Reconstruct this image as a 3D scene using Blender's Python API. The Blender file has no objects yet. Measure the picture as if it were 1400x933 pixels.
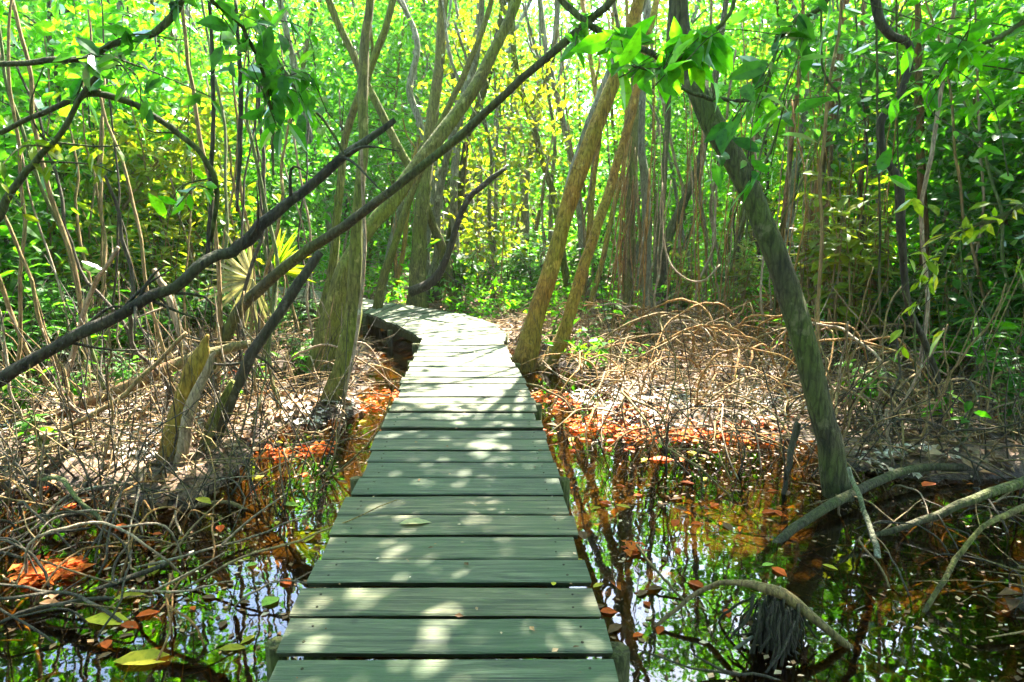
import bpy, math, random
import numpy as np

R = math.radians
rng = np.random.default_rng(7)
random.seed(7)
scene = bpy.context.scene
col = scene.collection

# ------------------------------------------------------------------ camera
W0, H0, F = 1400.0, 933.0, 933.0
CAM = np.array([0.0, 0.0, 1.9])
PITCH = R(10)
cd = bpy.data.cameras.new('camera')
cd.sensor_width = 36.0
cd.lens = 36.0 * F / W0
cd.clip_end = 400
cd.clip_start = 0.05
co = bpy.data.objects.new('camera', cd)
co.location = CAM
co.rotation_euler = (R(90) - PITCH, 0, 0)
col.objects.link(co)
scene.camera = co


def ray(px, py):
    x, y = (px - W0 / 2) / F, (H0 / 2 - py) / F
    return np.array([x, math.cos(PITCH) + y * math.sin(PITCH), -math.sin(PITCH) + y * math.cos(PITCH)])


def at(px, py, Y):
    d = ray(px, py)
    return CAM + d * (Y / d[1])


def gr(px, py, z=0.0):
    d = ray(px, py)
    return CAM + d * ((z - CAM[2]) / d[2])


# sun: ahead and to the right
SUN_AZ, SUN_EL = R(28), R(54)
S = np.array([math.sin(SUN_AZ) * math.cos(SUN_EL), math.cos(SUN_AZ) * math.cos(SUN_EL), math.sin(SUN_EL)])


# ------------------------------------------------------------------ noise
def _hash(ix, iy, s):
    n = (ix * 374761393 + iy * 668265263 + s * 974711) & 0x7fffffff
    n = ((n ^ (n >> 13)) * 1274126177) & 0x7fffffff
    return ((n ^ (n >> 16)) & 0xffff) / 65535.0


def vnoise(x, y, s=0):
    x = np.asarray(x, float); y = np.asarray(y, float)
    ix = np.floor(x).astype(np.int64); iy = np.floor(y).astype(np.int64)
    fx = x - ix; fy = y - iy
    fx = fx * fx * (3 - 2 * fx); fy = fy * fy * (3 - 2 * fy)
    a = _hash(ix, iy, s); b = _hash(ix + 1, iy, s); c = _hash(ix, iy + 1, s); d = _hash(ix + 1, iy + 1, s)
    return (a * (1 - fx) + b * fx) * (1 - fy) + (c * (1 - fx) + d * fx) * fy


def fbm(x, y, s=0, o=4):
    t = 0; a = 0.5
    for k in range(o):
        t = t + a * vnoise(np.asarray(x) * 2 ** k, np.asarray(y) * 2 ** k, s + k)
        a *= 0.5
    return t


def sstep(a, b, x):
    t = np.clip((np.asarray(x, float) - a) / (b - a), 0, 1)
    return t * t * (3 - 2 * t)


# ------------------------------------------------------------------ mesh builder
class MB:
    def __init__(self):
        self.v = []; self.q = []; self.t = []; self.n = 0

    def add(self, v, quads=None, tris=None):
        v = np.asarray(v, float).reshape(-1, 3)
        if quads is not None and len(quads):
            self.q.append(np.asarray(quads, np.int64) + self.n)
        if tris is not None and len(tris):
            self.t.append(np.asarray(tris, np.int64) + self.n)
        self.v.append(v); self.n += len(v)

    def mesh(self, name, mat, origin=(0, 0, 0), smooth=True):
        v = np.concatenate(self.v) - np.asarray(origin, float)
        q = np.concatenate(self.q) if self.q else np.zeros((0, 4), np.int64)
        t = np.concatenate(self.t) if self.t else np.zeros((0, 3), np.int64)
        me = bpy.data.meshes.new(name)
        me.vertices.add(len(v)); me.vertices.foreach_set('co', v.astype(np.float32).ravel())
        nl = q.size + t.size
        me.loops.add(nl)
        me.loops.foreach_set('vertex_index', np.concatenate([q.ravel(), t.ravel()]).astype(np.int32))
        nf = len(q) + len(t)
        me.polygons.add(nf)
        ls = np.concatenate([np.arange(len(q)) * 4, q.size + np.arange(len(t)) * 3]).astype(np.int32)
        me.polygons.foreach_set('loop_start', ls)
        me.update(calc_edges=True)
        me.polygons.foreach_set('use_smooth', np.full(nf, smooth))
        if mat: me.materials.append(mat)
        me.validate()
        return me


def spline(P, n):
    """Catmull-Rom resample of rows of P (any dimension) to n rows."""
    P = np.asarray(P, float)
    if len(P) == 2:
        u = np.linspace(0, 1, n)[:, None]
        return P[0] * (1 - u) + P[1] * u
    Q = np.vstack([2 * P[0] - P[1], P, 2 * P[-1] - P[-2]])
    u = np.linspace(0, len(P) - 1 - 1e-9, n)
    i = u.astype(int); f = (u - i)[:, None]
    p0, p1, p2, p3 = Q[i], Q[i + 1], Q[i + 2], Q[i + 3]
    return 0.5 * ((2 * p1) + (p2 - p0) * f + (2 * p0 - 5 * p1 + 4 * p2 - p3) * f * f + (3 * p1 - p0 - 3 * p2 + p3) * f ** 3)


def tube(mb, pts, rad, seg=8, rough=0.0, flute=0.0, cap=True):
    pts = np.asarray(pts, float); n = len(pts)
    rad = np.broadcast_to(np.asarray(rad, float), (n,))
    tan = np.gradient(pts, axis=0); tan /= np.linalg.norm(tan, axis=1)[:, None] + 1e-9
    ref = np.array([0, 1, 0.0]) if abs(tan[0][1]) < 0.9 else np.array([1, 0, 0.0])
    a = np.cross(tan[0], ref); a /= np.linalg.norm(a)
    A = np.empty((n, 3))
    for i in range(n):
        a = a - tan[i] * np.dot(a, tan[i]); a /= np.linalg.norm(a) + 1e-9
        A[i] = a
    B = np.cross(tan, A)
    th = np.linspace(0, 2 * np.pi, seg, endpoint=False)
    r = np.repeat(rad[:, None], seg, 1)
    if rough:
        off = rng.uniform(0, 100)
        r = r * (1 + rough * 2 * (fbm(np.cos(th)[None] * 1.6 + off, np.arange(n)[:, None] * 0.35 + np.sin(th)[None] * 1.6, 5, 3) - 0.45))
    if flute:
        ph = rng.uniform(0, 6)
        w = np.linspace(1, 0.15, n)[:, None]
        r = r * (1 + flute * w * np.abs(np.sin(th[None] * 2.5 + ph + np.linspace(0, 1, n)[:, None])))
    v = pts[:, None] + A[:, None] * (np.cos(th)[None, :, None] * r[..., None]) + B[:, None] * (np.sin(th)[None, :, None] * r[..., None])
    v = v.reshape(-1, 3)
    i, j = np.meshgrid(np.arange(n - 1), np.arange(seg), indexing='ij')
    j2 = (j + 1) % seg
    q = np.stack([i * seg + j, i * seg + j2, (i + 1) * seg + j2, (i + 1) * seg + j], -1).reshape(-1, 4)
    tris = None
    if cap:
        v = np.vstack([v, pts[0], pts[-1]])
        k = np.arange(seg); k2 = (k + 1) % seg
        tris = np.vstack([np.stack([k2, k, np.full(seg, n * seg)], 1),
                          np.stack([(n - 1) * seg + k, (n - 1) * seg + k2, np.full(seg, n * seg + 1)], 1)])
    mb.add(v, q, tris)


def limb(mb, P, r, n=18, seg=8, rough=0.12, wob=0.0, flute=0.0):
    """P: control points; r: radii at those points."""
    P = np.asarray(P, float)
    rr = np.broadcast_to(np.asarray(r, float), (len(P),))
    C = spline(np.column_stack([P, rr]), n)
    pts = C[:, :3].copy()
    if wob:
        o = rng.uniform(0, 99, 3)
        L = np.linspace(0, 1, n) * n * 0.35
        for k in range(3):
            pts[:, k] += wob * 2 * (fbm(L + o[k], L * 0, k, 2) - 0.37) * np.sin(np.linspace(0, np.pi, n)) ** 0.5
    tube(mb, pts, np.maximum(C[:, 3], 0.001), seg, rough, flute)
    return pts


def unit(v):
    return v / (np.linalg.norm(v, axis=-1, keepdims=True) + 1e-9)


def leaves(mb, pos, d, nrm, L, Wd, detail=0, droop=0.25, fold=0.25):
    """leaf blades: pos (n,3) base, d direction, nrm approx normal, L lengths, Wd half widths"""
    pos = np.asarray(pos, float); n = len(pos)
    if n == 0: return
    d = unit(d); nrm = unit(nrm - d * np.sum(nrm * d, 1, keepdims=True))
    s = np.cross(d, nrm)
    L = np.broadcast_to(np.asarray(L, float), (n,))[:, None]
    Wd = np.broadcast_to(np.asarray(Wd, float), (n,))[:, None]
    up = nrm
    if detail == 0:
        v = np.stack([pos, pos + d * L * 0.45 + s * Wd + up * Wd * fold, pos + d * L - up * L * droop, pos + d * L * 0.45 - s * Wd + up * Wd * fold], 1)
        b = np.arange(n)[:, None] * 4
        t = np.concatenate([b + [0, 1, 2], b + [0, 2, 3]])
        mb.add(v, None, t)
    else:
        def p(u, w, z): return pos + d * L * u + s * Wd * w + up * (Wd * fold * abs(w) - L * droop * u * u + L * z)
        v = np.stack([pos, p(.22, .72, 0), p(.22, 0, 0), p(.22, -.72, 0), p(.58, .95, 0), p(.58, 0, 0), p(.58, -.95, 0), p(.85, .42, 0), p(.85, 0, 0), p(.85, -.42, 0), p(1.03, 0, 0)], 1)
        b = np.arange(n)[:, None] * 11
        q = np.concatenate([b + x for x in ([1, 4, 5, 2], [2, 5, 6, 3], [4, 7, 8, 5], [5, 8, 9, 6])])
        t = np.concatenate([b + x for x in ([0, 1, 2], [0, 2, 3], [7, 10, 8], [8, 10, 9])])
        mb.add(v, q, t)


def leaf_cloud(mb, centres, per, spread, L, asp=0.24, detail=0, upb=0.7, keep=None, flat=0.7):
    centres = np.asarray(centres, float)
    n = len(centres) * per
    pos = np.repeat(centres, per, 0) + rng.normal(0, 1, (n, 3)) * spread * np.array([1, 1, flat])
    if keep is not None:
        m = keep(pos); pos = pos[m]; n = len(pos)
    d = rng.normal(0, 1, (n, 3)); d[:, 2] = d[:, 2] * 0.5 - 0.35
    nr = rng.normal(0, 0.6, (n, 3)); nr[:, 2] += upb
    l = L * rng.uniform(0.6, 1.25, n)
    leaves(mb, pos, d, nr, l, l * asp * rng.uniform(0.8, 1.25, n), detail, droop=0.2)


# ------------------------------------------------------------------ objects
def link(name, me, parent=None, loc=None):
    o = bpy.data.objects.new(name, me); col.objects.link(o)
    if parent: o.parent = parent
    if loc is not None: o.location = loc
    return o


def tag(o, label=None, cat=None, group=None, kind=None):
    if label: o['label'] = label
    if cat: o['category'] = cat
    if group: o['group'] = group
    if kind: o['kind'] = kind
    return o


def thing(name, loc, label, cat, group=None):
    o = bpy.data.objects.new(name, None); col.objects.link(o)
    o.empty_display_size = 0.2
    o.location = loc
    return tag(o, label, cat, group)


def dup(root, loc, rot=(0, 0, 0), sc=(1, 1, 1), label=None, group=None):
    r = root.copy(); col.objects.link(r)
    r.location = loc; r.rotation_euler = rot; r.scale = sc
    if label: r['label'] = label
    if group: r['group'] = group
    for ch in list(root.children):
        c = ch.copy(); col.objects.link(c); c.parent = r
        for g in list(ch.children):
            d = g.copy(); col.objects.link(d); d.parent = c
    return r


# ------------------------------------------------------------------ materials
def new_mat(name):
    m = bpy.data.materials.new(name); m.use_nodes = True
    nt = m.node_tree; nt.nodes.clear()
    out = nt.nodes.new('ShaderNodeOutputMaterial')
    return m, nt, out


def N(nt, typ, **kw):
    n = nt.nodes.new(typ)
    for k, v in kw.items():
        if k.startswith('i_'):
            key = k[2:]
            n.inputs[int(key) if key.isdigit() else key.replace('_', ' ')].default_value = v
        else:
            setattr(n, k, v)
    return n


def ramp(nt, fac, stops):
    r = nt.nodes.new('ShaderNodeValToRGB')
    el = r.color_ramp.elements
    while len(el) > 1: el.remove(el[0])
    el[0].position = stops[0][0]; el[0].color = (*stops[0][1], 1)
    for p, c in stops[1:]:
        e = el.new(p); e.color = (*c, 1)
    nt.links.new(fac, r.inputs[0])
    return r.outputs[0]


def mixc(nt, f, a, b, blend='MIX'):
    m = nt.nodes.new('ShaderNodeMix'); m.data_type = 'RGBA'; m.blend_type = blend
    for s, v in ((m.inputs[0], f), (m.inputs[6], a), (m.inputs[7], b)):
        if hasattr(v, 'is_linked'): nt.links.new(v, s)
        elif isinstance(v, (int, float)): s.default_value = v
        else: s.default_value = (*v, 1)
    return m.outputs[2]


def leaf_mat(name, stops, trans, tfac=0.5, rough=0.5, gloss=0.02):
    m, nt, out = new_mat(name)
    g = N(nt, 'ShaderNodeNewGeometry')
    oi = N(nt, 'ShaderNodeObjectInfo')
    base = ramp(nt, g.outputs['Random Per Island'], stops)
    hs = N(nt, 'ShaderNodeHueSaturation')
    mr = N(nt, 'ShaderNodeMapRange'); mr.inputs['To Min'].default_value = 0.75; mr.inputs['To Max'].default_value = 1.3
    nt.links.new(oi.outputs['Random'], mr.inputs['Value'])
    nt.links.new(mr.outputs[0], hs.inputs['Value'])
    ltc = N(nt, 'ShaderNodeTexCoord'); ln = N(nt, 'ShaderNodeTexNoise'); ln.inputs['Scale'].default_value = 38; ln.inputs['Detail'].default_value = 3
    nt.links.new(ltc.outputs['Object'], ln.inputs['Vector'])
    base = mixc(nt, .8, base, ramp(nt, ln.outputs[0], [(.30, (.45, .42, .35)), (.45, (.9, .92, .9)), (.7, (1.2, 1.15, 1.0))]), 'MULTIPLY')
    nt.links.new(base, hs.inputs['Color'])
    tc = mixc(nt, 1.0, hs.outputs[0], trans, 'MULTIPLY')
    df = N(nt, 'ShaderNodeBsdfDiffuse'); tr = N(nt, 'ShaderNodeBsdfTranslucent'); gl = N(nt, 'ShaderNodeBsdfGlossy')
    gl.inputs['Roughness'].default_value = rough
    nt.links.new(hs.outputs[0], df.inputs['Color']); nt.links.new(tc, tr.inputs['Color'])
    m1 = N(nt, 'ShaderNodeMixShader', i_0=tfac); nt.links.new(df.outputs[0], m1.inputs[1]); nt.links.new(tr.outputs[0], m1.inputs[2])
    lw = N(nt, 'ShaderNodeFresnel'); lw.inputs['IOR'].default_value = 1.35
    mm = N(nt, 'ShaderNodeMath', operation='MULTIPLY'); mm.inputs[1].default_value = gloss * 10
    mm.use_clamp = True
    nt.links.new(lw.outputs[0], mm.inputs[0])
    m2 = N(nt, 'ShaderNodeMixShader'); nt.links.new(mm.outputs[0], m2.inputs[0])
    nt.links.new(m1.outputs[0], m2.inputs[1]); nt.links.new(gl.outputs[0], m2.inputs[2])
    nt.links.new(m2.outputs[0], out.inputs[0])
    return m


def bark_mat(name, c1, c2, moss, moss_amt=0.5, scale=6.0, bump=0.5, rough=0.85):
    m, nt, out = new_mat(name)
    tc = N(nt, 'ShaderNodeTexCoord'); mp = N(nt, 'ShaderNodeMapping')
    mp.inputs['Scale'].default_value = (scale, scale, scale * 0.28)
    nt.links.new(tc.outputs['Object'], mp.inputs[0])
    n1 = N(nt, 'ShaderNodeTexNoise'); n1.inputs['Scale'].default_value = 2.2; n1.inputs['Detail'].default_value = 8; n1.inputs['Roughness'].default_value = 0.7
    nt.links.new(mp.outputs[0], n1.inputs['Vector'])
    n2 = N(nt, 'ShaderNodeTexNoise'); n2.inputs['Scale'].default_value = 1.3; n2.inputs['Detail'].default_value = 5
    nt.links.new(tc.outputs['Object'], n2.inputs['Vector'])
    c = ramp(nt, n1.outputs[0], [(0.3, c1), (0.65, c2)])
    f = N(nt, 'ShaderNodeMapRange'); f.inputs['From Min'].default_value = 0.62 - moss_amt * 0.4; f.inputs['From Max'].default_value = 0.72 - moss_amt * 0.2
    nt.links.new(n2.outputs[0], f.inputs['Value'])
    c = mixc(nt, f.outputs[0], c, moss)
    n3 = N(nt, 'ShaderNodeTexNoise'); n3.inputs['Scale'].default_value = 9; n3.inputs['Detail'].default_value = 4
    nt.links.new(mp.outputs[0], n3.inputs['Vector'])
    c = mixc(nt, 0.55, c, ramp(nt, n3.outputs[0], [(0.3, (.35, .33, .3)), (0.7, (1.15, 1.12, 1.05))]), 'MULTIPLY')
    n5 = N(nt, 'ShaderNodeTexNoise'); n5.inputs['Scale'].default_value = 5.5; n5.inputs['Detail'].default_value = 6; n5.inputs['Roughness'].default_value = .62
    nt.links.new(tc.outputs['Object'], n5.inputs['Vector'])
    lf = N(nt, 'ShaderNodeMapRange'); lf.inputs['From Min'].default_value = .60; lf.inputs['From Max'].default_value = .66; lf.inputs['To Max'].default_value = .55
    nt.links.new(n5.outputs[0], lf.inputs['Value'])
    c = mixc(nt, lf.outputs[0], c, tuple(min(.5, k * 1.7 + .02) for k in c2))
    mp2 = N(nt, 'ShaderNodeMapping'); mp2.inputs['Scale'].default_value = (scale * 5, scale * 5, scale * .5)
    nt.links.new(tc.outputs['Object'], mp2.inputs[0])
    n6 = N(nt, 'ShaderNodeTexNoise'); n6.inputs['Scale'].default_value = 1.5; n6.inputs['Detail'].default_value = 5
    nt.links.new(mp2.outputs[0], n6.inputs['Vector'])
    c = mixc(nt, .8, c, ramp(nt, n6.outputs[0], [(.36, (.35, .33, .3)), (.5, (1, 1, 1))]), 'MULTIPLY')
    mp3 = N(nt, 'ShaderNodeMapping'); mp3.inputs['Scale'].default_value = (scale * 3.2, scale * 3.2, scale * .8)
    dv = N(nt, 'ShaderNodeVectorMath', operation='MULTIPLY_ADD'); dv.inputs[1].default_value = (.12, .12, .12)
    nt.links.new(n5.outputs['Color'], dv.inputs[0]); nt.links.new(tc.outputs['Object'], dv.inputs[2]); nt.links.new(dv.outputs[0], mp3.inputs[0])
    vo = N(nt, 'ShaderNodeTexVoronoi', feature='DISTANCE_TO_EDGE'); vo.inputs['Scale'].default_value = 1.0; nt.links.new(mp3.outputs[0], vo.inputs['Vector'])
    c = mixc(nt, .55, c, ramp(nt, vo.outputs['Distance'], [(.0, (.3, .28, .25)), (.10, (1, 1, 1))]), 'MULTIPLY')
    hh = N(nt, 'ShaderNodeMath', operation='ADD'); nt.links.new(n1.outputs[0], hh.inputs[0]); nt.links.new(n6.outputs[0], hh.inputs[1])
    b = N(nt, 'ShaderNodeBump'); b.inputs['Strength'].default_value = min(1, bump * 1.8); b.inputs['Distance'].default_value = 0.03
    nt.links.new(hh.outputs[0], b.inputs['Height'])
    gm = N(nt, 'ShaderNodeNewGeometry'); sz = N(nt, 'ShaderNodeSeparateXYZ'); nt.links.new(gm.outputs['Position'], sz.inputs[0])
    wz = N(nt, 'ShaderNodeMath', operation='MULTIPLY_ADD'); wz.inputs[1].default_value = -.22; nt.links.new(n2.outputs[0], wz.inputs[0]); nt.links.new(sz.outputs[2], wz.inputs[2])
    wm = N(nt, 'ShaderNodeMapRange'); wm.inputs['From Min'].default_value = .0; wm.inputs['From Max'].default_value = .10; wm.inputs['To Min'].default_value = .75; wm.inputs['To Max'].default_value = 0
    nt.links.new(wz.outputs[0], wm.inputs['Value'])
    c = mixc(nt, wm.outputs[0], c, mixc(nt, .5, c, (.02, .016, .01)))
    p = N(nt, 'ShaderNodeBsdfPrincipled'); p.inputs['Roughness'].default_value = rough
    p.inputs['Specular IOR Level'].default_value = 0.25
    nt.links.new(c, p.inputs['Base Color']); nt.links.new(b.outputs[0], p.inputs['Normal'])
    nt.links.new(p.outputs[0], out.inputs[0])
    return m


M = {}
G3 = lambda a, b, c: [(0.0, a), (0.5, b), (1.0, c)]
M['leaf'] = leaf_mat('green_leaf', G3((.022, .09, .005), (.05, .15, .007), (.11, .19, .009)), (2.3, 3.0, .7), .66)
M['leaf_far'] = leaf_mat('far_leaf', G3((.035, .11, .009), (.065, .16, .012), (.11, .195, .016)), (2.2, 3.0, .8), .66)
M['leaf_dark'] = leaf_mat('dark_leaf', G3((.018, .065, .012), (.032, .10, .014), (.06, .14, .016)), (2.2, 2.9, .7), .6, .4, .03)
M['leaf_yellow'] = leaf_mat('yellow_green_leaf', G3((.08, .15, .008), (.13, .19, .012), (.20, .20, .015)), (2.2, 2.1, .6), .6)
M['litter'] = leaf_mat('dry_litter', [(0, (.05, .028, .014)), (.4, (.12, .065, .03)), (.65, (.22, .13, .065)), (.85, (.38, .26, .16)), (.93, (.50, .40, .30)), (1, (.38, .14, .03))], (1, .8, .6), .12)
M['bleached'] = leaf_mat('glare_litter', [(0, (.36, .27, .20)), (.5, (.52, .44, .37)), (1, (.62, .56, .50))], (1, .9, .8), .12)  # pale tones put the bank's sun glare into the leaf colour
M['orange_leaf'] = leaf_mat('orange_leaf', [(0, (.42, .055, .010)), (1, (.50, .14, .015))], (1.3, 1, .8), .3)
M['yellow_leaf'] = leaf_mat('yellow_fallen_leaf', [(0, (.36, .29, .02)), (1, (.30, .30, .03))], (1.2, 1.1, .6), .3)
M['lime_leaf'] = leaf_mat('lime_fallen_leaf', [(0, (.22, .33, .05)), (1, (.26, .36, .06))], (1.2, 1.1, .6), .3)
M['palm'] = leaf_mat('palm_frond', G3((.20, .20, .08), (.32, .28, .15), (.42, .36, .22)), (1.2, 1.2, .7), .3)
M['bark'] = bark_mat('olive_bark', (.06, .048, .018), (.19, .16, .045), (.13, .15, .018), .65)
M['bark_dark'] = bark_mat('dark_bark', (.026, .022, .011), (.085, .072, .028), (.07, .085, .014), .6)
M['bark_black'] = bark_mat('blackened_bark', (.018, .014, .008), (.06, .046, .026), (.045, .045, .016), .4)
M['bark_pale'] = bark_mat('pale_bark', (.13, .12, .09), (.30, .28, .21), (.14, .15, .07), .45)
M['bark_gold'] = bark_mat('golden_bark', (.12, .06, .012), (.38, .20, .03), (.24, .19, .02), .5)
M['bark_red'] = bark_mat('red_brown_bark', (.11, .05, .02), (.28, .13, .05), (.15, .12, .04), .4)
M['stick_pale'] = bark_mat('bleached_stick', (.20, .14, .09), (.38, .29, .20), (.26, .17, .09), .5, 9, .3)
M['stick_tan'] = bark_mat('tan_root', (.15, .09, .04), (.30, .19, .08), (.20, .15, .05), .5, 9, .3)
M['stick_dark'] = bark_mat('dark_stick', (.03, .022, .014), (.09, .068, .045), (.06, .055, .028), .5, 9, .3)
M['stick_orange'] = bark_mat('orange_root', (.20, .09, .025), (.38, .19, .05), (.26, .15, .04), .5, 9, .3)
M['stick_green'] = bark_mat('green_stem', (.06, .07, .02), (.14, .15, .05), (.09, .12, .03), .5, 9, .3)


def deck_material():
    m, nt, out = new_mat('weathered_plank')
    tc = N(nt, 'ShaderNodeTexCoord'); g = N(nt, 'ShaderNodeNewGeometry')
    add = N(nt, 'ShaderNodeVectorMath', operation='MULTIPLY_ADD')
    add.inputs[1].default_value = (1, 1, 1)
    sc_ = N(nt, 'ShaderNodeVectorMath', operation='SCALE'); sc_.inputs[0].default_value = (31, 0, 17)
    nt.links.new(g.outputs['Random Per Island'], sc_.inputs['Scale'])
    nt.links.new(tc.outputs['Object'], add.inputs[0]); nt.links.new(sc_.outputs[0], add.inputs[2])
    mp = N(nt, 'ShaderNodeMapping'); mp.inputs['Scale'].default_value = (1.6, 26, 26)
    nt.links.new(add.outputs[0], mp.inputs[0])
    n1 = N(nt, 'ShaderNodeTexNoise'); n1.inputs['Scale'].default_value = 1.6; n1.inputs['Detail'].default_value = 9; n1.inputs['Roughness'].default_value = .68
    n1.inputs['Distortion'].default_value = 0.6
    nt.links.new(mp.outputs[0], n1.inputs['Vector'])
    n2 = N(nt, 'ShaderNodeTexNoise'); n2.inputs['Scale'].default_value = 3.5; n2.inputs['Detail'].default_value = 6
    nt.links.new(add.outputs[0], n2.inputs['Vector'])
    c = ramp(nt, n1.outputs[0], [(.32, (.010, .013, .006)), (.45, (.045, .050, .026)), (.56, (.088, .088, .049)), (.72, (.19, .175, .115))])
    f = N(nt, 'ShaderNodeMapRange'); f.inputs['From Min'].default_value = .45; f.inputs['From Max'].default_value = .72; f.inputs['To Max'].default_value = .8
    nt.links.new(n2.outputs[0], f.inputs['Value'])
    c = mixc(nt, f.outputs[0], c, (.045, .068, .028))
    c = mixc(nt, 1.0, c, ramp(nt, g.outputs['Random Per Island'], [(0, (.48, .60, .44)), (.3, (.85, .95, .78)), (.55, (1.1, 1.0, .78)), (.75, (.7, .84, .68)), (.9, (1.25, 1.15, .95)), (1, (.62, .62, .48))]), 'MULTIPLY')
    mpc = N(nt, 'ShaderNodeMapping'); mpc.inputs['Scale'].default_value = (.9, 60, 20); nt.links.new(add.outputs[0], mpc.inputs[0])
    n7 = N(nt, 'ShaderNodeTexNoise'); n7.inputs['Scale'].default_value = .8; n7.inputs['Detail'].default_value = 3; nt.links.new(mpc.outputs[0], n7.inputs['Vector'])
    c = mixc(nt, 1.0, c, ramp(nt, n7.outputs[0], [(.0, (1, 1, 1)), (.66, (1, 1, 1)), (.70, (.22, .22, .2))]), 'MULTIPLY')
    n8 = N(nt, 'ShaderNodeTexVoronoi'); n8.inputs['Scale'].default_value = 2.2; nt.links.new(add.outputs[0], n8.inputs['Vector'])
    c = mixc(nt, 1.0, c, ramp(nt, n8.outputs['Distance'], [(.0, (.3, .27, .2)), (.035, (.45, .4, .32)), (.06, (1, 1, 1))]), 'MULTIPLY')
    b = N(nt, 'ShaderNodeBump'); b.inputs['Strength'].default_value = .9; b.inputs['Distance'].default_value = .015
    nt.links.new(n1.outputs[0], b.inputs['Height'])
    p = N(nt, 'ShaderNodeBsdfPrincipled'); p.inputs['Roughness'].default_value = .72
    nt.links.new(c, p.inputs['Base Color']); nt.links.new(b.outputs[0], p.inputs['Normal'])
    nt.links.new(p.outputs[0], out.inputs[0])
    return m


M['deck'] = deck_material()


def ground_material():
    m, nt, out = new_mat('muddy_forest_floor')
    tc = N(nt, 'ShaderNodeTexCoord')
    n1 = N(nt, 'ShaderNodeTexNoise'); n1.inputs['Scale'].default_value = 5; n1.inputs['Detail'].default_value = 10; n1.inputs['Roughness'].default_value = .7
    n2 = N(nt, 'ShaderNodeTexVoronoi'); n2.inputs['Scale'].default_value = 17; n2.inputs['Randomness'].default_value = 1
    n3 = N(nt, 'ShaderNodeTexNoise'); n3.inputs['Scale'].default_value = 1.1; n3.inputs['Detail'].default_value = 5
    n4 = N(nt, 'ShaderNodeTexNoise'); n4.inputs['Scale'].default_value = 30; n4.inputs['Detail'].default_value = 5
    for n in (n1, n2, n3, n4): nt.links.new(tc.outputs['Object'], n.inputs['Vector'])
    mud = ramp(nt, n1.outputs[0], [(.3, (.025, .017, .010)), (.55, (.09, .058, .032)), (.75, (.19, .13, .08))])
    lit = ramp(nt, n2.outputs['Color'], [(.2, (.05, .026, .012)), (.5, (.13, .075, .038)), (.8, (.25, .165, .095))])
    f = N(nt, 'ShaderNodeMapRange'); f.inputs['From Min'].default_value = .36; f.inputs['From Max'].default_value = .52
    nt.links.new(n3.outputs[0], f.inputs['Value'])
    c = mixc(nt, f.outputs[0], mud, lit)
    c = mixc(nt, .6, c, ramp(nt, n4.outputs[0], [(.3, (.4, .38, .36)), (.7, (1.2, 1.15, 1.1))]), 'MULTIPLY')
    sx = N(nt, 'ShaderNodeSeparateXYZ'); nt.links.new(tc.outputs['Object'], sx.inputs[0])
    wet = N(nt, 'ShaderNodeMapRange'); wet.inputs['From Min'].default_value = -.14; wet.inputs['From Max'].default_value = -.06
    nt.links.new(sx.outputs[2], wet.inputs['Value'])
    c = mixc(nt, wet.outputs[0], mixc(nt, n1.outputs[0], (.010, .009, .006), (.035, .028, .016)), c)
    zz = N(nt, 'ShaderNodeMath', operation='MULTIPLY_ADD'); zz.inputs[1].default_value = -.14; nt.links.new(n3.outputs[0], zz.inputs[0]); nt.links.new(sx.outputs[2], zz.inputs[2])
    mg = N(nt, 'ShaderNodeMapRange'); mg.inputs['From Min'].default_value = -.05; mg.inputs['From Max'].default_value = .03; mg.inputs['To Min'].default_value = .35; mg.inputs['To Max'].default_value = 1
    nt.links.new(zz.outputs[0], mg.inputs['Value'])
    c = mixc(nt, 1.0, c, mg.outputs[0], 'MULTIPLY')
    b = N(nt, 'ShaderNodeBump'); b.inputs['Strength'].default_value = .8; b.inputs['Distance'].default_value = .04
    nt.links.new(n4.outputs[0], b.inputs['Height'])
    p = N(nt, 'ShaderNodeBsdfPrincipled'); p.inputs['Roughness'].default_value = .9
    nt.links.new(c, p.inputs['Base Color']); nt.links.new(b.outputs[0], p.inputs['Normal'])
    nt.links.new(p.outputs[0], out.inputs[0])
    return m


def water_material():
    m, nt, out = new_mat('tannin_water')
    tc = N(nt, 'ShaderNodeTexCoord')
    n1 = N(nt, 'ShaderNodeTexNoise'); n1.inputs['Scale'].default_value = 2.6; n1.inputs['Detail'].default_value = 3
    nt.links.new(tc.outputs['Object'], n1.inputs['Vector'])
    b = N(nt, 'ShaderNodeBump'); b.inputs['Strength'].default_value = .10; b.inputs['Distance'].default_value = .02
    nt.links.new(n1.outputs[0], b.inputs['Height'])
    tr = N(nt, 'ShaderNodeBsdfTransparent'); tr.inputs[0].default_value = (.74, .47, .14, 1)
    gl = N(nt, 'ShaderNodeBsdfGlossy'); gl.inputs['Roughness'].default_value = .015; gl.inputs[0].default_value = (1, 1, 1, 1)
    fr = N(nt, 'ShaderNodeFresnel'); fr.inputs['IOR'].default_value = 1.6
    nt.links.new(b.outputs[0], gl.inputs['Normal']); nt.links.new(b.outputs[0], fr.inputs['Normal'])
    mx = N(nt, 'ShaderNodeMixShader'); nt.links.new(fr.outputs[0], mx.inputs[0])
    nt.links.new(tr.outputs[0], mx.inputs[1]); nt.links.new(gl.outputs[0], mx.inputs[2])
    nt.links.new(mx.outputs[0], out.inputs[0])
    return m


M['ground'] = ground_material()
M['water'] = water_material()

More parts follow.
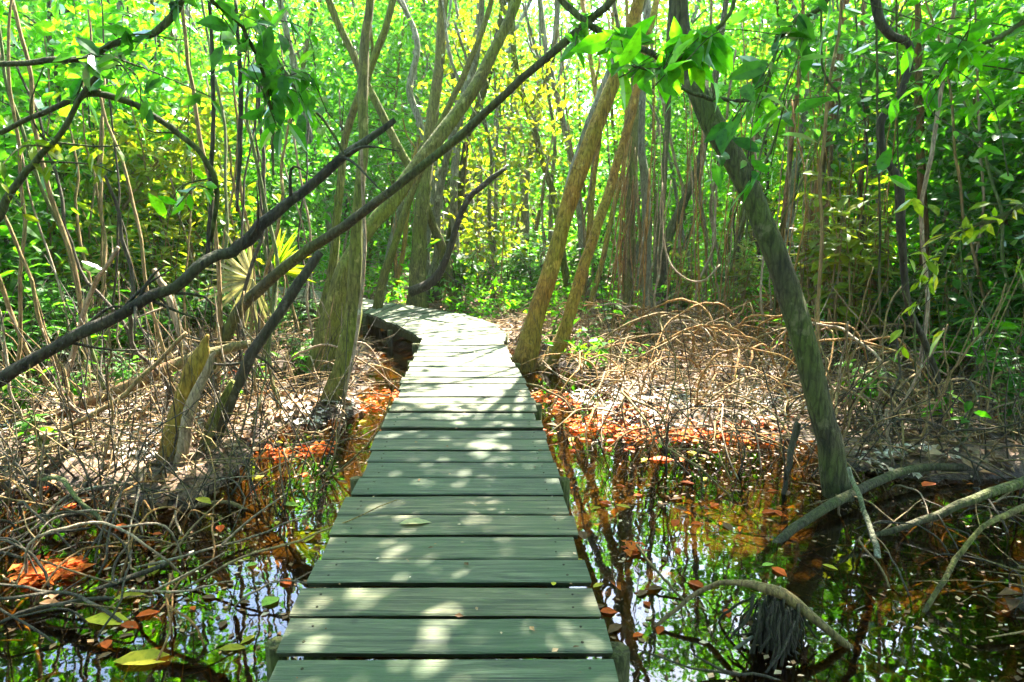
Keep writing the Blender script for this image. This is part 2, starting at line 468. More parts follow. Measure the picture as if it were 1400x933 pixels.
# ------------------------------------------------------------------ boardwalk edges (left, right) along its length, top at z = .35
DZ = 0.35
pairs_px = [((430, 780), (803, 780)), ((515, 600), (747, 600)), ((547, 530), (722, 530)), ((572, 478), (694, 478)),
            ((574, 463), (688, 452)), ((552, 449), (655, 436)), ((527, 439), (600, 424)), ((494, 427), (520, 412))]
Lp = [gr(*a, DZ) for a, b in pairs_px]; Rp = [gr(*b, DZ) for a, b in pairs_px]
d0 = Lp[1] - Lp[0]; e0 = Rp[1] - Rp[0]
d0, e0 = d0 / d0[1], e0 / e0[1]
Lp = [Lp[0] + d0 * (-2.0 - Lp[0][1])] + Lp; Rp = [Rp[0] + e0 * (-2.0 - Rp[0][1])] + Rp
dl = unit(Lp[-1] - Lp[-3]); dr = unit(Rp[-1] - Rp[-3])
dm = unit(dl + dr)
Lp += [Lp[-1] + dm * 2.2 + np.array([-.5, -.1, 0]), Lp[-1] + dm * 5 + np.array([-1.8, -.4, 0])]
Rp += [Rp[-1] + dm * 2.2 + np.array([-.4, 0.05, 0]), Rp[-1] + dm * 5 + np.array([-1.6, -.1, 0])]
Lp, Rp = np.array(Lp), np.array(Rp)
Lf, Rf = spline(Lp, 400), spline(Rp, 400)
mid = (Lf + Rf) / 2
arc = np.concatenate([[0], np.cumsum(np.linalg.norm(np.diff(mid, axis=0), axis=1))])


def edge_at(s):
    return (np.array([np.interp(s, arc, Lf[:, k]) for k in range(3)]), np.array([np.interp(s, arc, Rf[:, k]) for k in range(3)]))


def path_dist(x, y):
    x = np.asarray(x, float); y = np.asarray(y, float)
    d = np.full(x.shape, 1e9)
    for k in range(0, 400, 6):
        d = np.minimum(d, (x - mid[k, 0]) ** 2 + (y - mid[k, 1]) ** 2)
    return np.sqrt(d)


# ------------------------------------------------------------------ terrain
SILT = [(*gr(px, py)[:2], rx * gr(px, py)[1] / F, ry, -.035) for px, py, rx, ry in ((758, 550, 46, .5), (880, 586, 70, .22), (1000, 588, 60, .2), (402, 614, 75, .28), (520, 548, 34, .5), (55, 788, 70, .22), (862, 750, 22, .12), (832, 838, 20, .10), (880, 655, 60, .2), (1290, 668, 60, .25), (760, 610, 22, .25))]


def height(x, y):
    x = np.asarray(x, float); y = np.asarray(y, float)
    n = fbm(x * .55 + 40, y * .55 + 11, 3, 4) - .47
    n2 = fbm(x * 2.3 + 9, y * 2.3, 8, 3) - .44
    xs = x + .7 * (vnoise(y * .8, x * .2, 4) - .5)
    ys = y + .9 * (vnoise(x * .9, y * .2, 6) - .5)
    left = sstep(-1.5, -2.6, xs) * sstep(3.9, 5.2, ys)
    left = np.maximum(left, sstep(-1.0, -1.5, xs) * sstep(6.0, 7.2, ys))
    right = sstep(.5, 1.2, xs) * sstep(4.9, 6.3, ys)
    right = np.maximum(right, sstep(1.9, 3.0, xs) * sstep(4.3, 5.2, ys) * .8)
    right = np.maximum(right, sstep(1.9, 2.7, xs) * sstep(4.9, 2.9, ys) * .7)
    far = sstep(7.6, 9.5, ys)
    bank = np.maximum(np.maximum(left, right), far)
    bank = sstep(.12, .85, bank)
    h = -.46 + .56 * bank + n * (.12 + .22 * bank) + n2 * (.06 + .12 * bank)
    for cx, cy, rx, ry, top in SILT:
        w_ = np.exp(-(((x - cx) / rx) ** 2 + ((y - cy) / ry) ** 2) * 1.2) * (.75 + 1.0 * n2)
        h = np.maximum(h, -.46 + (.46 + top) * np.clip(w_ * 1.25, 0, 1)) if True else h
    pd = path_dist(x, y)
    ditch = sstep(1.3, .7, pd) * .22
    h = h - ditch * (.6 + .4 * bank)
    h = h + sstep(12, 50, np.hypot(x, y - 5)) * .9
    return np.minimum(h, .22 + sstep(1.0, 2.2, pd) * 5)


def hz(x, y): return float(height(np.array([x]), np.array([y]))[0])


def grid_mesh(x0, x1, y0, y1, nx, ny, px=1.0):
    u = np.linspace(-1, 1, nx); u = np.sign(u) * np.abs(u) ** px
    xs = (x0 + x1) / 2 + (x1 - x0) / 2 * u
    w = np.linspace(0, 1, ny) ** px
    ys = y0 + (y1 - y0) * w
    X, Y = np.meshgrid(xs, ys)
    return X, Y


X, Y = grid_mesh(-70, 70, -12, 110, 420, 420, 1.9)
Z = height(X, Y)
mb = MB()
ny, nx = X.shape
i, j = np.meshgrid(np.arange(ny - 1), np.arange(nx - 1), indexing='ij')
mb.add(np.stack([X, Y, Z], -1), np.stack([i * nx + j, i * nx + j + 1, (i + 1) * nx + j + 1, (i + 1) * nx + j], -1).reshape(-1, 4))
tag(link('ground', mb.mesh('ground', M['ground'])), kind='structure')
mb = MB(); mb.add([[-40, -11, 0], [40, -11, 0], [40, 30, 0], [-40, 30, 0]], [[0, 1, 2, 3]])
tag(link('water', mb.mesh('water', M['water'], smooth=False)), kind='structure')

# ------------------------------------------------------------------ canopy gaps that let the sun reach the floor (px ellipses on the ground)
gaps_px = [
    (640, 520, 90, 45, .85), (640, 470, 90, 30, .6), (660, 575, 110, 30, .85), (600, 440, 100, 16, .4),
    (650, 655, 55, 13, 1), (585, 712, 50, 12, .9), (690, 680, 40, 10, .5),
    (540, 838, 45, 16, .9), (470, 870, 40, 12, .6), (830, 905, 60, 22, .95), (560, 925, 55, 14, .8),
    (130, 600, 180, 60, .95), (60, 545, 110, 30, .9), (230, 540, 70, 30, .8), (400, 530, 60, 35, .8), (500, 535, 50, 30, .8), (400, 612, 70, 16, .95),
    (70, 775, 60, 18, .9), (210, 690, 50, 30, .6),
    (930, 560, 190, 45, .97), (1030, 500, 110, 45, .97), (760, 545, 50, 16, .9), (830, 500, 60, 25, .6), (1000, 600, 120, 25, .9),
    (1280, 680, 70, 20, .95), (1200, 630, 50, 12, .6), (870, 755, 16, 12, .9), (835, 835, 18, 10, .9), (900, 640, 70, 14, .6),
    (1000, 870, 60, 20, .5), (760, 400, 160, 14, .3),
]
GX = np.array([[*gr(cx, cy, .15)[:2], rx * gr(cx, cy, .15)[1] / F, (gr(cx, cy - ry, .15)[1] - gr(cx, cy + ry, .15)[1]) / 2, p] for cx, cy, rx, ry, p in gaps_px])

for p_, r_ in ((at(345, 380, 6.9), .55), (at(372, 372, 6.9), .4), (at(722, 460, 8.7), .5), (at(745, 395, 8.8), .45), (at(490, 330, 6.8), .45), (at(470, 500, 6.7), .4), (at(1150, 330, 7.5), .7), (at(1190, 300, 7.5), .6), (at(1120, 380, 7.5), .6), (at(255, 560, 5.0), .4)):
    t_ = (p_[2] - .2) / S[2]
    GX = np.vstack([GX, [p_[0] - S[0] * t_, p_[1] - S[1] * t_, r_, r_, .95]])


def keep_shade(pos):
    t = (pos[:, 2] - .2) / S[2]
    gx = pos[:, 0] - S[0] * t; gy = pos[:, 1] - S[1] * t
    wob = .35 * (vnoise(gx * 4, gy * 4, 2) - .5)
    pr = np.zeros(len(pos))
    for x, y, rx, ry, p in GX:
        dd = np.sqrt(((gx - x) / rx) ** 2 + ((gy - y) / ry) ** 2) + wob
        pr = np.maximum(pr, np.where(dd < 1, p, 0))
    return rng.uniform(0, 1, len(pos)) > pr


# ------------------------------------------------------------------ boardwalk
bw = thing('boardwalk', (0, 0, 0), 'narrow weathered plank boardwalk curving left over the dark swamp water', 'boardwalk')
mb = MB(); nails = MB()
s = 0.0
while s < arc[-1] - .3:
    near = s < 13
    wpl = rng.uniform(.190, .228); gap = rng.uniform(.030, .052)
    if rng.uniform() < .12: gap += .012
    l0, r0 = edge_at(s); l1, r1 = edge_at(s + wpl)
    if np.linalg.norm(l1 - l0) < .05: l1 = l0 + (l1 - l0) * 1.0
    c = (r0 - l0) / np.linalg.norm(r0 - l0)
    jl, jr = rng.normal(0, .014, 2)
    l0 = l0 + c * jl; l1 = l1 + c * (jl + rng.normal(0, .004)); r0 = r0 + c * jr; r1 = r1 + c * (jr + rng.normal(0, .004))
    sk = rng.normal(0, .009, 2)
    n = 14
    u = np.linspace(0, 1, n)[:, None]
    a = l0 * (1 - u) + r0 * u; b = l1 * (1 - u) + r1 * u
    fw = unit(b - a)
    a = a + fw * sk[0]; b = b + fw * sk[1]
    o1, o2 = rng.uniform(0, 50, 2)
    a = a + fw * (.010 * (fbm(u * 6 + o1, u * 0, 1, 3) - .45)); b = b + fw * (.010 * (fbm(u * 6 + o2, u * 0, 2, 3) - .45))
    zt = rng.normal(0, .003); warp = .005 * (fbm(u[:, 0] * 2 + o1, u[:, 0] * 0, 3, 2) - .4) * 2
    tl = rng.normal(0, .003)
    a = a + np.array([0, 0, 1]) * (zt + tl + warp)[:, None] if np.ndim(warp) else a
    b = b + np.array([0, 0, 1]) * (zt - tl + warp)[:, None]
    th = .045; bv = .006
    # section ring: top-a inset, top-b inset, b side, b bottom, a bottom, a side
    ring = np.stack([a + fw * bv, b - fw * bv, b - [0, 0, bv], b - fw * .035 - [0, 0, th], a + fw * .035 - [0, 0, th], a - [0, 0, bv]], 1)
    v = ring.reshape(-1, 3)
    i, j = np.meshgrid(np.arange(n - 1), np.arange(6), indexing='ij'); j2 = (j + 1) % 6
    q = np.stack([i * 6 + j, (i + 1) * 6 + j, (i + 1) * 6 + j2, i * 6 + j2], -1).reshape(-1, 4)
    e = (n - 1) * 6
    q = np.vstack([q, [[0, 1, 2, 5]], [[5, 2, 3, 4]], [[e + 5, e + 2, e + 1, e]], [[e + 4, e + 3, e + 2, e + 5]]])
    mb.add(v, q)
    if s < 9:
        for w_ in (.10, .90):
            for q_ in (.27, .73):
                i_ = int(round(w_ * 13)); pc = (a[i_] * (1 - q_) + b[i_] * q_) + [rng.normal(0, .006), 0, 0]
                tube(nails, spline([pc - [0, 0, .004], pc + [0, 0, .0022]], 2), rng.uniform(.0045, .006), 8)
    s += wpl + gap
link('deck', mb.mesh('deck', M['deck'], smooth=False), bw)
o = link('nail', nails.mesh('nail', M['bark_black'], smooth=False), bw); o['kind'] = 'stuff'
for side in (0.10, 0.90):
    ctr = Lf * (1 - side) + Rf * side
    ctr = ctr - np.array([0, 0, .052])
    t = unit(np.gradient(ctr, axis=0)); sd = np.cross(t, [0, 0, 1.0])
    mb = MB()
    k = slice(0, 400, 5); c_, s_ = ctr[k], sd[k]; n = len(c_)
    ring = np.stack([c_ - s_ * .035, c_ + s_ * .035, c_ + s_ * .035 - [0, 0, .15], c_ - s_ * .035 - [0, 0, .15]], 1)
    i, j = np.meshgrid(np.arange(n - 1), np.arange(4), indexing='ij'); j2 = (j + 1) % 4
    q = np.stack([i * 4 + j, i * 4 + j2, (i + 1) * 4 + j2, (i + 1) * 4 + j], -1).reshape(-1, 4)
    mb.add(ring.reshape(-1, 3), np.vstack([q, [[0, 1, 2, 3]], [[n * 4 - 1, n * 4 - 2, n * 4 - 3, n * 4 - 4]]]))
    link('stringer', mb.mesh('stringer', M['bark_dark'], smooth=False), bw)
for sp in np.arange(.9, arc[-1] - .5, 1.75):
    l, r = edge_at(sp)
    for w in (-.035, 1.035):
        p = l * (1 - w) + r * w
        mb = MB(); tube(mb, spline([[p[0], p[1], -.7], [p[0], p[1], DZ - rng.uniform(.02, .10)]], 6), rng.uniform(.04, .055), 9, .08)
        link('support_post', mb.mesh('support_post', M['bark_dark']), bw)


# ------------------------------------------------------------------ hero trees
CANOPY = []     # (name root, top point) used to hand canopy clumps to their trees
TREES = []


def px_line(P, ws=0.8):
    """rows (px, py, width_px, Y) -> 3-D points and radii"""
    pts = np.array([at(a, b, y) for a, b, w, y in P]); rad = np.array([w * ws * y / F / 2 for a, b, w, y in P])
    return pts, rad


def hero_tree(name, label, P, mat, up=None, flute=0.0, n=44, seg=18, rough=.26, crown=True, cat='tree', flare=0.0, wob=.03):
    pts, rad = px_line(P, .64)
    g = hz(pts[0, 0], pts[0, 1]) - .12
    if pts[0, 2] > g:
        dirn = (pts[0] - pts[1]); k = min((pts[0, 2] - g) / max(-dirn[2], .05), 3.0)
        pts = np.vstack([pts[0] + dirn * k * np.array([.5, .5, 1]), pts]); rad = np.concatenate([[rad[0] * (1.12 + flare)], rad])
    if up is not None:
        d = unit(pts[-1] - pts[-2])
        for h in up:
            d = unit(d + np.array([rng.normal(0, .12), rng.normal(0, .12), .25]))
            pts = np.vstack([pts, pts[-1] + d * h]); rad = np.concatenate([rad, [rad[-1] * .8]])
    base = pts[0].copy()
    root = thing(name, base, label, cat)
    mb = MB()
    C = limb(mb, pts, rad, n, seg, rough, wob, flute)
    link('trunk', mb.mesh('trunk', mat, base), root)
    TREES.append(dict(root=root, base=base, line=C, top=C[-1], mat=mat, r=rad[-1], crown=crown, clumps=[]))
    return TREES[-1]


lean = hero_tree('leaning_tree', 'thick dark leaning trunk standing in the water right of the boardwalk', [
    (1152, 705, 66, 4.5), (1140, 640, 58, 4.5), (1121, 560, 54, 4.55), (1078, 400, 53, 4.6), (1022, 250, 46, 4.7), (962, 150, 43, 4.8), (934, 70, 40, 4.9), (926, -40, 37, 5.0)],
    M['bark_dark'], up=(1.3, 1.4), flare=.2)
pairA = hero_tree('swamp_tree', 'stout golden flared trunk at the boardwalk edge, front one of the leaning pair', [
    (716, 500, 58, 8.7), (724, 462, 44, 8.75), (742, 400, 37, 8.8), (768, 310, 32, 8.9), (800, 215, 30, 9.0), (838, 115, 28, 9.2), (868, 20, 24, 9.5)],
    M['bark_gold'], up=(1.2, 1.3), flute=.15, flare=.4)
pairB = hero_tree('swamp_tree', 'thinner golden trunk leaning beside the stout flared one at the boardwalk edge', [
    (742, 505, 36, 8.75), (768, 462, 30, 8.9), (788, 400, 25, 9.0), (812, 320, 22, 9.2), (838, 240, 20, 9.5), (862, 160, 17, 9.8), (884, 60, 15, 10.1)],
    M['bark_gold'], up=(1.3, 1.2), flare=.3)
leftA = hero_tree('swamp_tree', 'upright trunk with sunlit edge just left of the boardwalk', [
    (452, 556, 44, 6.7), (468, 500, 36, 6.7), (482, 430, 34, 6.75), (487, 360, 26, 6.8), (491, 270, 22, 6.8), (496, 180, 20, 6.9), (500, 60, 18, 7.0), (506, -40, 16, 7.1)],
    M['bark'], up=(1.5, 1.5), flute=.25, flare=.25)
leftB = hero_tree('swamp_tree', 'olive trunk behind the sunlit edged trunk, forking toward upper right', [
    (440, 492, 52, 8.2), (455, 430, 40, 8.2), (470, 370, 34, 8.25), (500, 318, 30, 8.3), (545, 265, 30, 8.4), (598, 190, 26, 8.6), (648, 120, 24, 8.8), (690, 40, 22, 9.0), (716, -30, 20, 9.2)],
    M['bark'], up=(1.2, 1.2), flute=.2, flare=.2)
bend1 = hero_tree('swamp_tree', 'fluted pale olive trunk standing past the boardwalk bend', [
    (571, 422, 40, 13.2), (571, 385, 30, 13.2), (573, 330, 26, 13.3), (580, 260, 25, 13.3), (590, 170, 22, 13.4), (600, 90, 20, 13.5), (606, 0, 18, 13.6)],
    M['bark'], up=(1.5, 1.5), flute=.3, flare=.3)
bend2 = hero_tree('swamp_tree', 'slim trunk tilting right just behind the fluted trunk at the bend', [
    (598, 398, 24, 15.0), (612, 340, 18, 15.0), (628, 270, 16, 15.1), (640, 190, 15, 15.2), (668, 100, 14, 15.3), (690, 0, 13, 15.4)],
    M['bark_dark'], up=(1.5, 1.5))
crook = hero_tree('crooked_tree', 'grey crooked trunk kinking left above the boardwalk bend', [
    (580, 410, 24, 14.6), (584, 330, 18, 14.6), (590, 250, 16, 14.6), (574, 170, 14, 14.7), (560, 120, 13, 14.8), (572, 60, 12, 14.9), (548, 0, 11, 15.0)],
    M['bark_pale'], up=(1.5,))
rm1 = hero_tree('swamp_tree', 'grey upright trunk beside the fibrous root curtain', [
    (886, 412, 24, 12.6), (884, 340, 20, 12.6), (882, 260, 19, 12.6), (876, 180, 18, 12.7), (880, 90, 16, 12.8), (884, 0, 14, 12.9)],
    M['bark_pale'], up=(1.5, 1.5), flare=.3)
rm2 = hero_tree('swamp_tree', 'dark forked trunk behind the grey upright trunk', [
    (905, 402, 40, 13.4), (906, 350, 26, 13.4), (924, 300, 20, 13.5), (950, 240, 17, 13.6), (968, 170, 15, 13.8), (985, 60, 13, 14.0)],
    M['bark_dark'], up=(1.5, 1.2), flare=.3)
rm3 = hero_tree('swamp_tree', 'thin straight dark trunk rising from the forked trunk foot', [
    (896, 398, 16, 13.8), (904, 300, 13, 13.8), (912, 180, 12, 13.9), (914, 60, 11, 14.0)],
    M['bark_dark'], up=(1.5, 1.5))
red = hero_tree('slender_tree', 'straight red brown trunk behind the twisting dark liana', [
    (1268, 450, 20, 9.2), (1264, 380, 17, 9.2), (1262, 300, 17, 9.2), (1258, 180, 15, 9.25), (1257, 80, 13, 9.3), (1255, -20, 12, 9.4)],
    M['bark_red'], up=(1.5, 1.3))
red2 = hero_tree('slender_tree', 'orange peeling trunk leaning in the sunny thicket behind the dark leaning trunk', [
    (1092, 420, 18, 11.5), (1104, 330, 15, 11.5), (1120, 240, 14, 11.6), (1136, 150, 13, 11.7), (1150, 40, 12, 11.8)],
    M['bark_red'], up=(1.5, 1.3))
for P_, lb in (([(1062, 400, 11, 11.0), (1070, 300, 10, 11.0), (1082, 200, 9, 11.1), (1092, 90, 8, 11.2), (1098, -20, 7, 11.2)], 'thin rusty stem left of the orange peeling trunk'),
               ([(1122, 410, 10, 12.0), (1130, 300, 9, 12.0), (1138, 200, 8, 12.0), (1150, 80, 8, 12.1), (1160, -20, 7, 12.1)], 'thin rusty stem right of the orange peeling trunk'),
               ([(1180, 400, 12, 12.5), (1176, 280, 11, 12.5), (1184, 160, 10, 12.5), (1180, 30, 9, 12.6)], 'reddish upright stem just left of the twisting dark liana')):
    hero_tree('slender_tree', lb, P_, M['bark_red'], up=(1.4, 1.0))
diag = hero_tree('leaning_tree', 'long smooth trunk slanting across from the palm frond to the upper middle', [
    (318, 440, 25, 6.6), (362, 388, 24, 6.4), (420, 342, 22, 6.2), (480, 302, 20, 6.0), (550, 250, 18, 5.9), (640, 176, 17, 5.7), (720, 105, 16, 5.6), (800, 34, 15, 5.5), (850, -12, 14, 5.4)],
    M['bark_dark'], up=(1.2, 1.2))
topx = hero_tree('slender_tree', 'tilted pale trunk among the upper leaves left of the fluted trunk', [
    (430, 470, 26, 10.5), (452, 380, 20, 10.5), (462, 290, 17, 10.4), (470, 200, 16, 10.4), (500, 110, 15, 10.3), (530, 30, 14, 10.2), (545, -30, 13, 10.2)],
    M['bark'], up=(1.4, 1.2))
topy = hero_tree('slender_tree', 'thin leaning trunk crossing behind the long slanting trunk', [
    (520, 400, 20, 12.2), (548, 310, 15, 12.1), (592, 190, 13, 12.0), (640, 90, 12, 11.9), (672, 0, 11, 11.8)],
    M['bark'], up=(1.4, 1.2))

# ------------------------------------------------------------------ canopy: clumps of leaves hung on limbs of the hero trees
gx, gy = np.meshgrid(np.arange(-8.5, 10.5, .58), np.arange(2.0, 15.5, .58))
cl = np.stack([gx.ravel(), gy.ravel(), np.zeros(gx.size)], 1)
cl[:, :2] += rng.uniform(-.26, .26, (len(cl), 2))
cl[:, 2] = 6.6 + .17 * np.maximum(cl[:, 1] - 7, 0) + 1.6 * fbm(cl[:, 0] * .5, cl[:, 1] * .5, 12, 3)
cl = cl[(fbm(cl[:, 0] * .8 + 3, cl[:, 1] * .8, 21, 2) > .16)]
tt = (cl[:, 2] - .3) / S[2]
gxx, gyy = cl[:, 0] - S[0] * tt, cl[:, 1] - S[1] * tt
core = (gxx > -2.6) & (gxx < 3.6) & (gyy > -3) & (gyy < 5.6)
cl = cl[core | (rng.uniform(0, 1, len(cl)) < .2)]
holders = [t for t in TREES if t['crown']]
tops = np.array([t['top'] for t in holders])
for c in cl:
    dd = np.hypot(tops[:, 0] - c[0], tops[:, 1] - c[1])
    holders[int(np.argmin(dd))]['clumps'].append(c)
for t in TREES:
    root, base = t['root'], t['base']
    C = np.array(t['clumps'])
    if len(C) == 0:
        C = t['top'] + rng.normal(0, .7, (8, 3))
    # limbs reaching groups of clumps
    k = min(7, max(2, len(C) // 7), len(C))
    cen = C[rng.choice(len(C), k, replace=False)]
    for _ in range(4):
        lab = np.argmin(((C[:, None] - cen[None]) ** 2).sum(-1), 1)
        cen = np.array([C[lab == i].mean(0) if (lab == i).any() else cen[i] for i in range(k)])
    for i in range(k):
        mb = MB()
        a = t['line'][-1 - rng.integers(1, 8)]; b = cen[i]
        m = (a + b) / 2 + np.array([0, 0, .35])
        r0 = max(t['r'] * .7, .03)
        limb(mb, [a, m, b], [r0, r0 * .7, r0 * .4], 14, 7, .1, .12)
        for c in C[lab == i]:
            limb(mb, [b, (b + c) / 2 + rng.normal(0, .12, 3), c], [r0 * .4, r0 * .25, .006], 7, 5, 0)
        link('branch', mb.mesh('branch', t['mat'], base), root)
    mb = MB()
    leaf_cloud(mb, C, 150, .42, .20, .26, 0, .9, keep_shade, .5)
    link('crown', mb.mesh('crown', M['leaf'], base, smooth=False), root)


# ------------------------------------------------------------------ prototype trees, copied through the forest
def proto_tree(h, r, bend, crown0, crad, nclump, per, leaf, mat, lmat, spread=.45, detail=0, twigs=True):
    """returns trunk mesh, crown mesh (local, base at origin)"""
    P = [[0, 0, -.3]]
    d = np.array([rng.normal(0, bend), rng.normal(0, bend), 1.0]); p = np.array([0, 0, -.3])
    for k in range(6):
        d = unit(d + np.array([rng.normal(0, bend), rng.normal(0, bend), .12])); p = p + d * (h + .3) / 6; P.append(p)
    P = np.array(P)
    mb = MB()
    line = limb(mb, P, np.linspace(r, r * .35, 7), 26, 8, .15, .04)
    C = []
    for k in range(nclump):
        u = rng.uniform(crown0, 1.0) ** .9
        i = min(25, int(u * 25)); a = line[i]
        th = rng.uniform(0, 2 * math.pi)
        rr = crad * math.sqrt(rng.uniform(.02, 1)) * (1.05 - .45 * abs(2 * (u - crown0) / (1 - crown0) - 1))
        c = a + np.array([math.cos(th) * rr, math.sin(th) * rr, rng.uniform(-.15, .6) * rr])
        C.append(c)
        if twigs and k % 2 == 0:
            limb(mb, [a, (a + c) / 2 + [0, 0, .1], c], [r * .3, r * .2, .005], 6, 5, 0)
    cb = MB()
    leaf_cloud(cb, C, per, spread, leaf, .27, detail, .7, None, .6)
    return mb.mesh('trunk', mat), cb.mesh('crown', lmat, smooth=False)


LAND = [
    (-2.6, 5.0, 'near the pale split stump'), (-2.2, 7.4, 'around the fan palm frond'), (-1.5, 6.8, 'by the trunk with sunlit edge'),
    (0.3, 8.8, 'beside the leaning golden pair'), (1.5, 6.5, 'on the sunny litter bank'), (2.0, 4.5, 'around the dark leaning trunk'),
    (1.1, 3.0, 'by the fibrous stump in the water'), (3.2, 3.6, 'on the dark muddy bank below the twisting liana'), (4.0, 7.5, 'below the twisting dark liana'),
    (-1.5, 12.5, 'past the boardwalk bend'), (2.2, 12.5, 'around the fibrous root curtain'), (-5, 8, 'in the shaded thicket beyond the long dark fallen branch'),
    (6, 11, 'in the thicket beyond the red brown trunk'), (-1.5, 3.2, 'in the water beside the nearest planks'), (0, 22, 'far behind the boardwalk bend'),
    (-9, 20, 'deep in the thicket behind the slanting trunk'), (10, 20, 'deep in the thicket behind the orange peeling trunk'),
    (-4, 5.2, 'on the sunlit root bank by the split stump'), (3, 18, 'far behind the fibrous root curtain'), (0, 34, 'in the farthest sunlit line of forest'),
]


def zone(x, y):
    k = min(LAND, key=lambda l: ((l[0] - x)) ** 2 + ((l[1] - y)) ** 2 * (.6 if y > 15 else 1))
    return k[2]


PROTO = {}


def make_proto(name, look, cat, parts):
    """parts: list of (part name, mesh); the first use moves the prototype itself"""
    PROTO[look] = dict(name=name, look=look, cat=cat, parts=parts, root=None)


def place(look, x, y, z=None, rz=None, sc=1.0, tilt=(0, 0), where=None):
    p = PROTO[look]
    z = hz(x, y) if z is None else z
    rz = rng.uniform(0, 2 * math.pi) if rz is None else rz
    if np.isscalar(sc): sc = (sc,) * 3
    label = f"{look} {where or zone(x, y)}"
    w = label.split()
    if len(w) > 16: label = ' '.join(w[:16])
    group = label if len(w) <= 14 else ' '.join(w[:14])
    if p['root'] is None:
        if len(p['parts']) == 1:
            o = link(p['name'], p['parts'][0][1]); tag(o, label, p['cat'], group)
        else:
            o = thing(p['name'], (0, 0, 0), label, p['cat'], group)
            for nm, me in p['parts']: link(nm, me, o)
        o.location = (x, y, z); o.rotation_euler = (tilt[0], tilt[1], rz); o.scale = sc
        p['root'] = o
        return o
    return dup(p['root'], (x, y, z), (tilt[0], tilt[1], rz), sc, label, group)


specs = [
    ('slender_tree', 'slender small leaved tree', 8, .07, .10, .28, 1.5, 64, 26, .20, 'bark', 'leaf_far'),
    ('slender_tree', 'slender grey tree with thin foliage', 9, .08, .08, .35, 1.7, 55, 24, .20, 'bark_pale', 'leaf_far'),
    ('leafy_tree', 'bushy bright green tree', 7, .08, .12, .12, 1.9, 80, 32, .21, 'bark', 'leaf'),
    ('leafy_tree', 'dense deep green tree', 7.5, .09, .10, .10, 1.8, 80, 32, .21, 'bark_dark', 'leaf_dark'),
    ('leafy_tree', 'yellow green sunlit tree', 7, .07, .12, .15, 1.7, 70, 30, .21, 'bark_pale', 'leaf_yellow'),
]
for nm, look, h, r, bend, c0, cr, nc, per, lf, bm, lm in specs:
    tm, cm = proto_tree(h, r, bend, c0, cr, nc, per, lf, M[bm], M[lm])
    make_proto(nm, look, 'tree', [('trunk', tm), ('crown', cm)])
TL = [s_[1] for s_ in specs]
# nearer understory trees with larger, finer modelled leaves
us = [
    ('understory_tree', 'understory tree with drooping green leaves', 4.6, .045, .16, .25, 1.35, 70, 26, .165, 'bark_dark', 'leaf'),
    ('understory_tree', 'understory tree with dark glossy leaves', 4.2, .04, .18, .22, 1.3, 70, 26, .16, 'bark', 'leaf_dark'),
    ('understory_tree', 'understory tree with pale yellow green leaves', 4.0, .035, .18, .3, 1.1, 56, 22, .165, 'stick_tan', 'leaf_yellow'),
]
for nm, look, h, r, bend, c0, cr, nc, per, lf, bm, lm in us:
    tm, cm = proto_tree(h, r, bend, c0, cr, nc, per, lf, M[bm], M[lm], .32, 1)
    make_proto(nm, look, 'tree', [('trunk', tm), ('crown', cm)])
UL = [s_[1] for s_ in us]


def free(x, y, m=1.3): return float(path_dist(np.array([x]), np.array([y]))[0]) > m


def in_view(x, y, margin=1.25): return abs(x) < (y * 700 / F) * margin + 1.5


def scatter(n, xr, yr, mind, test=lambda x, y: True, tries=60):
    pts = []
    for _ in range(n * tries):
        if len(pts) >= n: break
        x, y = rng.uniform(*xr), rng.uniform(*yr)
        if not in_view(x, y) or not test(x, y): continue
        if any((x - a) ** 2 + (y - b) ** 2 < mind ** 2 for a, b in pts): continue
        pts.append((x, y))
    return pts


for x, y in scatter(26, (-17, 17), (14.5, 21), 1.3, lambda x, y: free(x, y, 1.6)):
    w = rng.choice(5, p=[.35, .3, .2, .1, .05]); sc = rng.uniform(.7, 1.0)
    if -3 < x < 5.5 and rng.uniform() < .5: continue
    place(TL[w], x, y, sc=sc, tilt=(rng.normal(0, .07), rng.normal(0, .07)))
for x, y in scatter(44, (-25, 25), (21, 31), 1.5):
    w = rng.choice(5, p=[.28, .25, .27, .12, .08])
    if abs(x / y - .118) < .06: continue
    place(TL[w], x, y, sc=rng.uniform(1.0, 1.35), tilt=(rng.normal(0, .07), rng.normal(0, .07)))
for x, y in scatter(52, (-36, 36), (31, 44), 1.8):
    w = rng.choice(5, p=[.15, .1, .4, .15, .2])
    if abs(x / y - .118) < .045: continue
    place(TL[w], x, y, sc=rng.uniform(1.5, 2.1), tilt=(rng.normal(0, .06), rng.normal(0, .06)))
for x, y, w, sc in ((-3.2, -2.2, 2, 1.0), (3.4, -2.6, 3, 1.05), (-6.5, .2, 3, 1.0), (6.8, .8, 2, 1.0), (-1.8, -6.5, 2, 1.2), (2.4, -7, 3, 1.2), (-6, -5, 2, 1.2), (6.5, -5, 2, 1.2), (5.2, 3.6, 0, .9), (-5.2, 3.4, 0, .9), (-1.9, -3.6, 3, .9), (1.8, -4.2, 2, .9), (-4.4, -4.2, 3, 1.0), (4.8, -3.4, 3, 1.0), (-8.5, -2.5, 2, 1.1), (8.5, -2, 3, 1.1), (0.2, -9, 3, 1.3)):  # trees outside the frame, added to cut blue sky light on the deck
    place(TL[w], x, y, sc=sc, where='added out of view to block sky light')
for x, y in ((-2.4, 22), (-3.4, 28), (-1.9, 26), (-3.0, 33), (-4.6, 34), (-2.0, 36), (-5.4, 30), (-1.2, 30)):
    place(TL[rng.choice([0, 2, 4])], x, y, sc=rng.uniform(1.5, 1.9))
